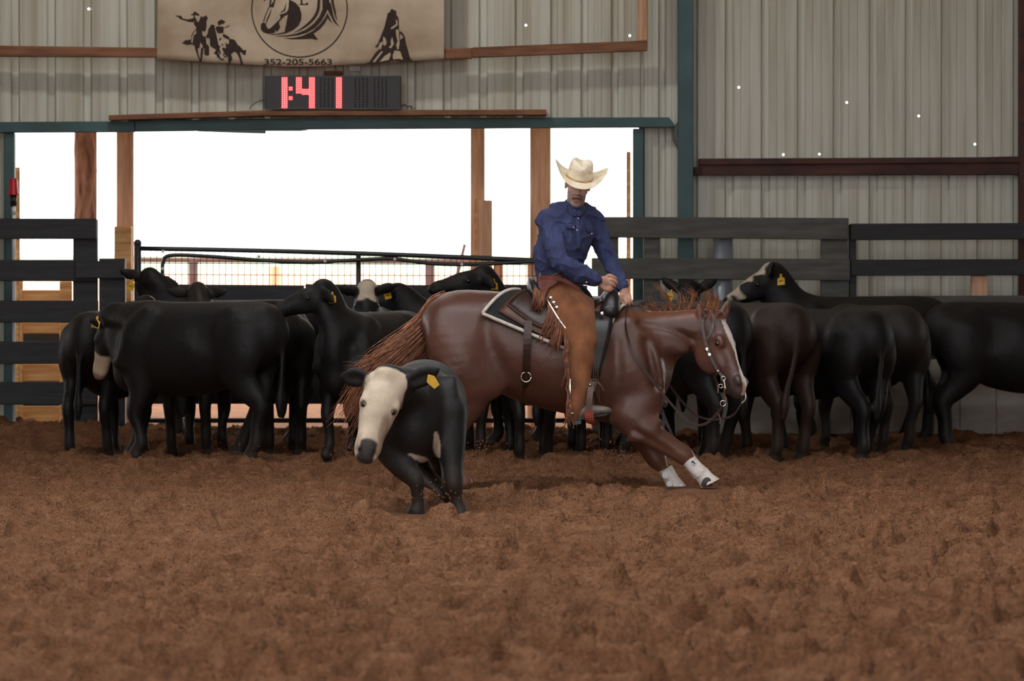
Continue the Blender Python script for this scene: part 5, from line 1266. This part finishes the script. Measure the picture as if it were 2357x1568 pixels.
# right hand: fist on the horn
pm = unit(Hp(1412, 652, -.14) - wr_r); 
bd.chain([(*wr_r, .030, .028), (*Hp(1382, 648, -.18), .036, .030), (*Hp(1394, 650, -.165), .045, .030), (*Hp(1402, 652, -.16), .045, .026)], side=(.25, 0, 1), k=.015)
for k_, (kx, ky, tx, ty) in enumerate(((1404, 634, 1417, 641), (1406, 643, 1419, 651), (1404, 652, 1414, 658), (1400, 661, 1408, 665))):
    bd.chain([(*Hp(kx - 6, ky + 2, -.165), .0125, .0125), (*Hp(kx, ky, -.178), .0125, .0125), (*Hp(tx, ty, -.165), .0115, .0115), (*Hp(tx - 1, ty + 4, -.125), .0105, .0105), (*Hp(tx - 10, ty + 3, -.115), .0095, .0095)], k=.004, sub=3)
bd.chain([(*Hp(1382, 656, -.19), .015, .015), (*Hp(1392, 666, -.19), .013, .013), (*Hp(1404, 669, -.175), .0115, .0115)], k=.01, sub=3)
# left hand: hanging, holding the reins
bd.chain([(*wr_l, .029, .027), (*Hp(1437, 674, -.01), .034, .026), (*Hp(1441, 686, -.02), .040, .024)], side=(.95, .2, .2), k=.015)
for (kx, ky, tx, ty, d) in ((1431, 688, 1434, 704, -.02), (1438, 692, 1442, 709, -.045), (1445, 691, 1449, 706, -.045), (1450, 687, 1455, 702, -.03)):
    bd.chain([(*Hp(kx - 1, ky - 8, -.02), .0115, .0115), (*Hp(kx, ky, d - .005), .0115, .0115), (*Hp((kx + tx) / 2 + 1, (ky + ty) / 2, d - .01), .0105, .0105), (*Hp(tx, ty, d + .01), .0095, .0095)], k=.004, sub=3)
bd.chain([(*Hp(1430, 678, -.03), .013, .013), (*Hp(1428, 690, -.05), .0115, .0115), (*Hp(1433, 700, -.05), .010, .010)], k=.006, sub=3)
V, Q = bd.bake(.0062); V = relax(V, Q, 1, .35)
n1 = vnoise(V * 40, 4); C = np.repeat(np.array((.50, .27, .19))[None], len(V), 0) * (1 + .06 * n1[:, None])
D = V - hc; f_, l_, u_ = D @ hfw, D @ hlf, D @ hup
hd_ = (np.linalg.norm(D, axis=1) < .19) & (V[:, 2] > Hp(0, 492)[2])
def lay2(m, c):
    m = np.clip(m, 0, 1)[:, None]; C[:] = C * (1 - m) + np.array(c) * m
lay2(hd_ * .95, (.70, .47, .40))  # head skin painted lighter, standing in for light bounced under the brim
lay2(hd_ * smooth01(-u_, .055, .075) * smooth01(.075 - np.abs(l_), 0, .03) * smooth01(f_ + .3 * np.abs(l_), .02, .05) * (.55 + .15 * n1), (.32, .25, .21))
st_ = smooth01(.030 - np.abs(u_ + .070 + np.abs(l_) * .15), 0, .012) * smooth01(.042 - np.abs(l_), 0, .01) * (f_ > .07); lay2(hd_ * st_ * .75, (.17, .12, .095))
lay2(hd_ * smooth01(.009 - np.abs(u_ + .094), 0, .004) * smooth01(.020 - np.abs(l_), 0, .006) * (f_ > .08), (.42, .15, .13))
lay2(hd_ * smooth01(-u_, .112, .13) * (f_ > .03) * .6, (.45, .40, .36))
for s_ in (-1, 1): lay2(hd_ * smooth01(.014 - np.sqrt((u_ - .011) ** 2 + ((l_ - .032 * s_) * .7) ** 2), 0, .006) * (f_ > .06), (.10, .06, .05))
mk('body', V, Q, M['skin'], person, True, col=np.clip(C, 0, 1))
# shirt
sh = Sculpt(); torso(sh, .012); arms(sh, .012, end=.965)
sh.chain([(*Hp(1316, 498, 0), .075, .07), (*Hp(1321, 482, -.015), .070, .066)], side=tuple(hlf), k=.02)
sh.ell(Hp(1268, 585, -.05), (.10, .11, .14), k=.08)
sh.chain([(*(el_r * .9 + wr_r * .1), .05, .055), (*(el_r * .5 + wr_r * .5 + np.array((0, 0, -.02))), .05, .06), (*(el_r * .12 + wr_r * .88), .045, .048)], k=.04)
def folds(x, y, z):
    r_ = np.random.default_rng(3); out = 0
    for fx, fy, fz, am in ((26, 16, 9, .010), (15, 14, 26, .008), (40, 20, 22, .005)):
        n_ = 0
        for _ in range(6):
            d = r_.normal(size=3); n_ = n_ + np.sin(d[0] * fx * x + d[1] * fy * y + d[2] * fz * z + r_.uniform(0, 6.28))
        out = out - am * np.clip(1 - np.abs(n_) / 1.3, 0, 1) ** 2
    return out + .004
v, q = sh.bake(.0072, warp=folds); v = relax(v, q, 1, .3); ssf = Surf(v)
keep = Hp(0, 634)[2]
shirt = mk('shirt', v, q, M['shirt'], person, True)
def on_front(px, py, d): return Hp(px, py, d)
def flap(name, quad, dd, m, parent, th=.006):
    v, f = prism([Hp(x, y, dd if np.isscalar(dd) else dd[i]) for i, (x, y) in enumerate(quad)], (0, th, 0), .0015); return mk(name, v, f, M[m], parent)
v, f = strap_geo(spline([HD(-.06, -.045, -.12) , Hp(1299, 470, -.06), Hp(1306, 480, -.10), Hp(1318, 490, -.125), Hp(1327, 492, -.125)], 4), [.03] * 8 + [.036] * 9, .007, (.2, 0, 1)); mk('collar', v, f, M['shirt'], shirt)
v, f = strap_geo(spline([HD(-.06, .045, -.12), Hp(1346, 474, -.03), Hp(1343, 482, -.09), Hp(1337, 489, -.12), Hp(1328, 492, -.125)], 4), [.03] * 8 + [.036] * 9, .007, (-.2, 0, 1)); mk('collar', v, f, M['shirt'], shirt)
for a, b in ((1322, 486), (1338, 486), (1331, 503), (1328, 530), (1320, 524), (1362, 538), (1325, 641), (1350, 650)):
    v, f = lathe_geo(ssf(a, b, .002), [(.0065, 0), (.0055, .004), (.002, .006)], 8, (.1, -1, 0)); mk('snap', v, f, M['white'], shirt, True)
v, f = patch(ssf, [(1325, 494), (1335, 494), (1337, 575), (1328, 575)], .006, 3, 14, .006); mk('placket', v, f, M['shirt'], shirt, True)
v, f = patch(ssf, [(1302, 514), (1326, 518), (1320, 528), (1303, 526)], .007, 6, 3, .006); mk('pocket_flap', v, f, M['shirt'], shirt, True)
v, f = patch(ssf, [(1348, 518), (1366, 522), (1363, 538), (1350, 532)], .007, 6, 3, .006); mk('pocket_flap', v, f, M['shirt'], shirt, True)
# belt, jeans, chaps
v, f = strap_geo([Hp(1284 + 47 * math.cos(a) + 6 * math.sin(a), 630 - 7 * math.sin(a), .178 * math.sin(a)) for a in np.linspace(0, 2 * math.pi, 33)], .034, .008, (0, 0, 1)); mk('belt', v, f, M['leather'], person)
jn = Sculpt()
jn.chain([(*Hp(1284, 640, 0), .165, .135), (*Hp(1294, 676, 0), .17, .13)], side=(.2, .97, 0), k=.04)
jn.chain([(*Hp(1300, 668, -.06), .10, .11), (*Hp(1335, 690, -.10), .085, .085), (*Hp(1350, 712, -.14), .06, .06)], k=.05)
jn.chain([(*hip_l, .10, .11), (*(hip_l * .5 + kn_l * .5), .088, .095), (*kn_l, .07, .072), (*(kn_l * .5 + an_l * .5), .058, .06), (*an_l, .05, .05)], k=.04)
v, q = jn.bake(.012); mk('jeans', v, q, M['denim'], person, True)
cp = Sculpt()
cp.chain([(*Hp(1283, 655, -.10), .10, 46 / SH), (*Hp(1298, 690, -.20), .105, 46 / SH), (*Hp(1316, 735, -.30), .095, 45 / SH), (*Hp(1334, 780, -.36), .080, 36 / SH), (*Hp(1336, 825, -.385), .070, 31.5 / SH), (*Hp(1333, 870, -.39), .066, 27 / SH), (*Hp(1329, 910, -.395), .064, 23 / SH), (*Hp(1326, 940, -.40), .066, 22 / SH), (*Hp(1320, 962, -.40), .055, 13 / SH)], k=.03)
cp.chain([(*Hp(1345, 700, -.20), .05, .07), (*Hp(1352, 745, -.30), .05, .05), (*Hp(1352, 785, -.35), .05, .045)], k=.06)
def cw(x, y, z): return .004 * np.sin(26 * z + 14 * x + 2 * np.sin(11 * x + 7 * z)) * (.5 + .5 * np.sin(7 * z + 3 * x)) + 0 * y
v, q = cp.bake(.010, warp=cw); csf = Surf(v); mk('chaps', v, q, M['suede'], person, True)
cf = Sculpt(); cf.chain([(*hip_l, .12, .125), (*(hip_l * .5 + kn_l * .5), .105, .11), (*kn_l, .085, .088), (*(kn_l * .5 + an_l * .5), .074, .075), (*an_l, .066, .066)], k=.04)
v, q = cf.bake(.012); mk('chaps', v, q, M['suede'], person, True)
# tooled yoke with basket weave cells
yk = [(1238, 640), (1250, 634), (1272, 636), (1284, 648), (1276, 656), (1262, 664), (1256, 680), (1252, 679), (1240, 662)]
def yd(x, y): return -.13 - .0022 * (x - 1238) - .0012 * (y - 634)
v, f = prism([Hp(x, y, yd(x, y) - .03) for x, y in yk], (0, .02, 0), .003); yo = mk('tooled_yoke', v, f, M['tooled'], person)
cells = []
for i in range(12):
    for j in range(11):
        x = 1242 + i * 3.6 + (j % 2) * 1.8; y = 640 + j * 3.6
        if y < 634 + 2 or (x > 1262 and y > 658) or (x > 1255 + max(0, 676 - y)) or y > 676 or x < 1240 + max(0, (y - 660)) * .7: continue
        cells.append(prism([Hp(x + a, y + b, yd(x, y) - .0305) for a, b in ((-1.4, 0), (0, -1.4), (1.4, 0), (0, 1.4))], (0, -.003, 0), 0))
v, f = join_geo(cells); o = mk('basket_weave', v, f, M['tooled'], yo); o['kind'] = 'stuff'
v, f = strap_geo([Hp(x, y, yd(x, y) - .035) for x, y in spline([(1240, 642), (1262, 638), (1300, 646), (1334, 668)], 5)], .024, .006, (0, 0, 1)); mk('chap_belt', v, f, M['tooled'], person)
for a, b in ((1268, 687), (1275, 698), (1282, 709)):
    v, f = lathe_geo(csf(a, b, -.002), [(.0165, -.01), (.0165, .002), (.012, .006), (.006, .005), (.003, .008)], 14, (0, -1, 0)); mk('concho', v, f, M['silver'], person, True)
mk('zipper', *strap_geo([csf(a, b, .004) for a, b in spline([(1257, 686), (1270, 708), (1286, 734), (1302, 756)], 4)], .007, .003, (1, 0, .5)), M['silver'], person)
mk('zipper', *strap_geo([csf(a, b, .004) for a, b in spline([(1312, 872), (1312, 900), (1311, 925), (1311, 950)], 4)], .009, .003, (1, 0, 0)), M['silver'], person)
# fringe
fr = []; r = np.random.default_rng(5)
for k in range(120):
    t = r.uniform(0, 1)
    if k < 44: x0, y0, L, dx = 1232 + 20 * t + r.normal() * 3, 664 + 14 * t, r.uniform(28, 46), r.uniform(-14, 2)
    elif k < 88: x0, y0, L, dx = 1262 + 36 * t, 700 + 56 * t, r.uniform(48, 92) * (1 - .25 * t), r.uniform(-26, 2)
    else: x0, y0, L, dx = 1302 + 6 * t + r.normal() * 2, 768 + 160 * t, r.uniform(40, 70), r.uniform(-7, 12)
    d0 = -.24 - .12 * min(1, max(0, (y0 - 670) / 90)) - r.uniform(0, .05)
    if k >= 88: d0 = -.43 - r.uniform(0, .03)
    p = spline([Hp(x0, y0, d0), Hp(x0 + dx * .25 + r.normal() * 2, y0 + L * .45, d0 - .03), Hp(x0 + dx * .7 + r.normal() * 2, y0 + L * .8, d0 - .03), Hp(x0 + dx + r.normal() * 3, y0 + L, d0 - .02)], 4)
    fr.append(strap_geo(p, .0075, .003, (1, 0, .1)))
v, f = join_geo(fr); mk('fringe', v, f, M['fringe'], person)
# boots
def foot(toe, heel, an, d, name='boot'):
    b = Sculpt()
    tp, hp_ = Hp(*toe, d), Hp(*heel, d); fw = tp - hp_; up = np.array((0, 0, 1.))
    b.chain([(*(an + up * .08), .052, .056), (*an, .046, .052), (*(hp_ + fw * .18 + up * .055), .040, .050)], k=.03)
    b.chain([(*(hp_ + fw * .12 + up * .045), .036, .040), (*(hp_ + fw * .45 + up * .045), .038, .040), (*(hp_ + fw * .72 + up * .040), .046, .034), (*(hp_ + fw * .92 + up * .030), .036, .026), (*(tp + up * .022), .018, .016)], k=.03)
    v, q = b.bake(.009); bo = mk(name, v, q, M['bootl'], person, True)
    sdv = unit(np.cross(fw, up)); prof = [(-.02, .034), (.15, .036), (.4, .030), (.7, .048), (.92, .038), (1.03, .012)]
    pts = [hp_ + fw * a + sdv * w for a, w in prof] + [hp_ + fw * a - sdv * w for a, w in prof[::-1]]
    v, f = prism(pts, (0, 0, .012), .002); mk('sole', v, f, M['black'], bo)
    pts = [hp_ + fw * a + sdv * w for a, w in ((-.03, .034), (.20, .034))] + [hp_ + fw * a - sdv * w for a, w in ((.20, .034), (-.03, .034))]
    v, f = prism(pts, (0, 0, -.032), .003); mk('heel', v, f, M['black'], bo)
foot((1404, 955), (1322, 968), an_r + np.array((0, 0, -.03)), -.41)
foot((1532, 938), (1470, 930), an_l, .41)
v, f = tube_geo(spline([Hp(1330, 948, -.45), Hp(1310, 954, -.46), Hp(1303, 962, -.46)], 4), .006, 6); mk('spur', v, f, M['silver'], person, True)
# straw hat
hat = empty('hat', HD(0, 0, .06), person)
tl_ = math.radians(5); Hx = unit(hfw - hup * .13); Hl = hlf * math.cos(tl_) - hup * math.sin(tl_) * .6; Hl = unit(Hl - Hx * Hl.dot(Hx)); Hu = unit(np.cross(Hx, Hl)); Hu = Hu if Hu[2] > 0 else -Hu
hb = HD(.0, .004, .050)
HP = lambda f, l, u: hb + Hx * f + Hl * l + Hu * u
n = 48; V = []; Fc = []
rings = []
for k, (t, z) in enumerate(((1.0, 0), (.99, .02), (.965, .05), (.93, .08), (.88, .105), (.78, .124), (.60, .132), (.30, .128), (.02, .124))):
    row = []
    for j in range(n):
        a = 2 * math.pi * j / n; cf_, sl = math.cos(a), math.sin(a)
        f_r, l_r = .108 * t, .088 * t
        if z > .06: l_r *= 1 - .22 * (z - .06) / .07 * max(0, cf_) ** 2            # pinched front
        crease = -.024 * smooth01(z, .10, .128) * math.exp(-((sl * t) / .35) ** 2) * (1 if t < .95 else 0)
        side = -.012 * smooth01(z, .09, .12) * math.exp(-((abs(sl) * t - .55) / .18) ** 2) * max(0, cf_)
        row.append(HP(f_r * cf_, l_r * sl, z + crease + side + .012 * smooth01(z, .08, .13) * cf_ * 0))
    rings.append(row)
V = [p for r_ in rings for p in r_]
for k in range(len(rings) - 1):
    for j in range(n): Fc.append([k * n + j, k * n + (j + 1) % n, (k + 1) * n + (j + 1) % n, (k + 1) * n + j])
Fc.append([(len(rings) - 1) * n + j for j in range(n)])
crown = mk('crown', V, Fc, M['straw'], hat, True)
V = []; Fc = []; nr = 8
for lay_ in (0, -.004):
    for k in range(nr + 1):
        t = k / nr
        for j in range(n):
            a = 2 * math.pi * j / n; cf_, sl = math.cos(a), math.sin(a)
            f_r = .108 + .076 * t; l_r = .088 + .106 * t
            z = .100 * (abs(sl) ** 2.6) * t ** 1.3 - .020 * (max(0, cf_) ** 2) * t - .012 * (max(0, -cf_) ** 2) * t
            l_ = l_r * sl * (1 - .06 * t * t * abs(sl))
            V.append(HP(f_r * cf_, l_, z + lay_))
N1 = (nr + 1) * n
for k in range(nr):
    for j in range(n):
        a, b = k * n + j, k * n + (j + 1) % n
        Fc.append([a, a + n, b + n, b]); Fc.append([N1 + a, N1 + b, N1 + b + n, N1 + a + n])
for j in range(n):
    a, b = nr * n + j, nr * n + (j + 1) % n; Fc.append([a, a + N1, b + N1, b])
mk('brim', V, Fc, M['straw'], hat, True)
band = [HP(.1095 * math.cos(a), .0895 * math.sin(a), .010) for a in np.linspace(0, 2 * math.pi, 41)]
M['band'] = mat('hat_band', lin((206, 178, 136)), lin((184, 152, 110)), rough=.7, scale=(20, 20, 20)); mk('hat_band', *strap_geo(band, .010, .003, tuple(Hu)), M['band'], hat, True)
vh = []
for j in range(26):
    a = -1.05 + 2.1 * j / 25; z = .064 + .007 * (j % 3)
    c = HP(.1055 * .955 * math.cos(a) + .0025 * math.cos(a), .0875 * .955 * math.sin(a) + .0025 * math.sin(a), z); vh.append(sphere_geo(c, .0026, 6, 4))
v, f = join_geo(vh); o = mk('vent_weave', v, f, M['band'], crown); o['kind'] = 'stuff'
# ------------------------------------------------------------------ running calf in front of the horse
YCf = 31.95; SCf = S(YCf)
def Cp(px, py, d=0.): return P(px, py, YCf + d)
def K_(px, py, d, a, b): return (*Cp(px, py, d), a, b)
ck = Sculpt()
ck.chain([K_(955, 985, -.02, .17, .20), K_(966, 948, .2, .245, .27), K_(975, 932, .5, .265, .285), K_(985, 930, .85, .25, .275), K_(992, 930, 1.1, .21, .23), K_(995, 915, 1.26, .11, .13)], side=(1, 0, 0), k=.03)
ck.chain([K_(970, 935, .15, .17, .20), K_(940, 905, -.08, .135, .16), K_(908, 888, -.24, .115, .125)], side=(1, 0, 0), k=.08)
ck.ell(Cp(950, 1010, -.02), (.15, .13, .16), k=.08)
cpl = Cp(893, 862, -.32); cmz = Cp(847, 1026, -.60)
cfw = unit(cmz - cpl); csd = unit(np.cross((0, -1, 0), cfw)); csd = csd if csd[0] < 0 else -csd      # its right ear side
cup = unit(np.cross(cfw, csd)); cup = cup if cup[1] < 0 else -cup
hs2 = np.linalg.norm(cmz - cpl) / .44
CH_ = lambda a, b, c=0: cpl + (cfw * a + cup * b + csd * c) * hs2
ck.chain([(*CH_(.00, -.075), .085 * hs2, .078 * hs2), (*CH_(.10, -.085), .102 * hs2, .100 * hs2), (*CH_(.20, -.095), .092 * hs2, .096 * hs2), (*CH_(.31, -.105), .072 * hs2, .078 * hs2), (*CH_(.39, -.11), .070 * hs2, .068 * hs2), (*CH_(.43, -.112), .058 * hs2, .052 * hs2)], side=tuple(csd), k=.03)
RH = np.stack([cfw, csd, cup])
ck.ell(CH_(-.01, -.02), np.array((.05, .065, .05)) * hs2, RH, k=.04)
for s_ in (-1, 1):
    ck.ell(CH_(.16, -.055, .078 * s_), np.array((.045, .028, .034)) * hs2, RH, k=.02)
    ck.ell(CH_(.15, -.15, .04 * s_), np.array((.12, .045, .05)) * hs2, RH, k=.03)
    ck.ell(CH_(.432, -.086, .036 * s_), np.array((.013, .014, .016)) * hs2, RH, k=.012, op='cut')
    eb = CH_(.02, -.05, .085 * s_); et = Cp(784, 868, -.26) if s_ > 0 else Cp(1010, 850, -.30)
    ed = et - eb
    ck.chain([(*eb, .04, .03), (*(eb + ed * .3), .058, .028), (*(eb + ed * .6), .064, .024), (*(eb + ed * .85), .042, .018), (*(eb + ed), .012, .010)], side=(0, -.2, 1), k=.02)
    ck.chain([(*(eb + ed * .3 + np.array((0, -.026, -.004))), .03, .012), (*(eb + ed * .75 + np.array((0, -.022, -.004))), .026, .012)], side=(0, -.2, 1), k=.012, op='cut')
# fore legs, then the hind legs reaching under
ck.chain([K_(905, 975, .0, .10, .14), K_(900, 1028, -.02, .085, .11), K_(925, 1072, -.08, .070, .080), K_(956, 1104, -.13, .055, .060), K_(960, 1128, -.12, .040, .042), K_(962, 1152, -.10, .045, .046), K_(962, 1164, -.10, .040, .042)], side=(0, 1, 0), k=.04)
ck.chain([K_(962, 1164, -.10, .045, .048), K_(958, 1178, -.11, .052, .056)], k=.012)
ck.chain([K_(1020, 960, .05, .10, .15), K_(1034, 1020, .0, .085, .105), K_(1040, 1070, -.04, .068, .072), K_(1043, 1112, -.08, .058, .066), K_(1048, 1140, -.06, .043, .045), K_(1055, 1164, -.05, .044, .046), K_(1057, 1172, -.05, .040, .042)], side=(0, 1, 0), k=.04)
ck.chain([K_(1057, 1170, -.05, .045, .048), K_(1060, 1187, -.06, .055, .056)], k=.012)
ck.chain([K_(975, 960, 1.0, .12, .18), K_(945, 1030, .85, .10, .13), K_(965, 1082, .62, .06, .08), K_(1000, 1112, .40, .045, .05), K_(1022, 1132, .28, .046, .048), K_(1032, 1140, .24, .05, .05)], side=(0, 1, 0), k=.04)
ck.chain([K_(1015, 960, 1.0, .12, .18), K_(1022, 1030, .95, .10, .13), K_(1020, 1080, 1.15, .055, .07), K_(1022, 1120, 1.1, .045, .047), K_(1024, 1146, 1.05, .05, .05), K_(1025, 1157, 1.05, .052, .05)], side=(0, 1, 0), k=.04)
ck.ell(Cp(1040, 930, .12), (.06, .12, .18), k=.08)
ck.chain([(*CH_(.37, -.165, -.07), .01, .006), (*CH_(.425, -.150, -.03), .01, .006), (*CH_(.43, -.148, .03), .01, .006), (*CH_(.37, -.165, .07), .01, .006)], side=tuple(csd), k=.012, op='cut')
V, Q = ck.bake(.0125); V = relax(V, Q, 1, .4)
n1 = vnoise(V * 9, 31); C = np.repeat(BLACK[None] * 1.15, len(V), 0) * (1 + .2 * n1[:, None])
def lay3(m, c):
    m = np.clip(m, 0, 1)[:, None]; C[:] = C * (1 - m) + np.array(c) * m
vx, vy = to_px(V)
lay3(smooth01(-V[:, 2] + .04 * n1, -.42, -.10) * .6, (.055, .038, .028))
D = (V - cpl) / hs2; a_, c_, b_ = D @ cfw, D @ csd, D @ cup
nz = vnoise(V * 24, 7) * .012
hm = (a_ > -.03) & (a_ < .52) & (np.abs(c_) < .135) & (b_ > -.20) & (b_ < .1)
face = hm * smooth01(.118 - .03 * smooth01(a_, .05, -.03) - np.abs(c_) + nz, 0, .01) * smooth01(a_ + nz, -.035, -.015) * smooth01(b_, -.155, -.135)
n5 = vnoise(V * np.array((16, 16, 7)), 12)[:, None]
m = np.clip(face, 0, 1)[:, None]; C = C * (1 - m) + (np.array((.66, .54, .41)) * (1 + .12 * n5)) * m
lay3(hm * smooth01(.030 - np.sqrt(((a_ - .30) * .25) ** 2 + (c_ + .055) ** 2), 0, .012) * smooth01(a_, .19, .24) * smooth01(-a_, -.40, -.34) * .6, (.24, .15, .11))     # tear stain
lay3(hm * smooth01(a_ + b_ * .5 + nz * .5, .352, .368) * smooth01(.050 - np.abs(c_) + nz * .4, 0, .012) * smooth01(b_ + nz * .3, -.135, -.115), (.045, .036, .034))
lay3(hm * smooth01(a_, .33, .36) * smooth01(.075 - np.abs(c_), 0, .01) * smooth01(.012 - np.abs(np.abs(c_) - .058) + nz * .5, 0, .01) * .6, (.40, .24, .18))
for s_ in (-1, 1): lay3(hm * smooth01(.026 - np.linalg.norm(np.stack([a_ - .190, b_ + .030, c_ - .085 * s_], 1), axis=1), 0, .01), (.12, .075, .055))
def seg_mask(p, q, w):
    p, q = np.array(p, float), np.array(q, float); d = q - p; t = np.clip(((vx - p[0]) * d[0] + (vy - p[1]) * d[1]) / d.dot(d), 0, 1)
    r_ = np.hypot(vx - p[0] - t * d[0], vy - p[1] - t * d[1]); return smooth01(w * (1 - .5 * np.abs(2 * t - 1)) + nz * 250 - r_, 0, 2) * (V[:, 1] < YCf + .35)
lay3(seg_mask((944, 1046), (1006, 1072), 6), (.55, .46, .38)); lay3(seg_mask((1003, 1000), (1008, 1050), 8), (.48, .36, .28))
calf = tag(empty('calf', np.array((*Cp(985, 1180)[:2], 0))), 'black calf with cream white face running ahead of the horse', 'calf')
mk('body', V, Q, M['hide'], calf, True, col=np.clip(C, 0, 1))
for s_ in (-1, 1):
    v, f = sphere_geo(CH_(.190, -.040, .074 * s_), .0195, 12, 9); mk('eye', v, f, M['eye'], calf, True)
v, f = prism([Cp(x, y, -.335) for x, y in ((985, 862), (1000, 866), (1012, 886), (1000, 896), (982, 880))], (0, .008, 0), .002); mk('ear_tag', v, f, M['tag'], calf)

# ------------------------------------------------------------------ dirt thrown into the air
M['clod'] = mat('flying_dirt', lin((132, 86, 58)), lin((96, 60, 40)), rough=1, scale=(40, 40, 40))
r = np.random.default_rng(21); pc = []
def burst(cx, cy, sx, sy, n, Y0, dy, r0, r1):
    for _ in range(n):
        x = cx + r.normal() * sx; y = cy - abs(r.normal()) * sy; rr = r.uniform(r0, r1) * r.uniform(.5, 1)
        c = P(x, y, Y0 + r.normal() * dy); v, f = sphere_geo(c, (rr * r.uniform(.7, 1.3), rr, rr * r.uniform(.7, 1.3)), 5, 4); pc.append((v, f))
burst(1415, 1066, 34, 22, 170, 36.4, .3, .004, .011); burst(840, 1050, 34, 22, 150, 33.2, .3, .003, .008); burst(1090, 1050, 30, 26, 60, 33.6, .1, .003, .009)
burst(1640, 1105, 26, 12, 60, 35.8, .12, .003, .007); burst(600, 720, 60, 30, 30, 39, .4, .0025, .0045); burst(1000, 1150, 50, 22, 70, 31.6, .2, .003, .008); burst(560, 1050, 60, 12, 60, 39.6, .3, .003, .008)
v, f = join_geo(pc); tag(mk('flying_dirt', v, f, M['clod']), 'loose dirt specks kicked up around the hooves', 'dirt', kind='stuff')
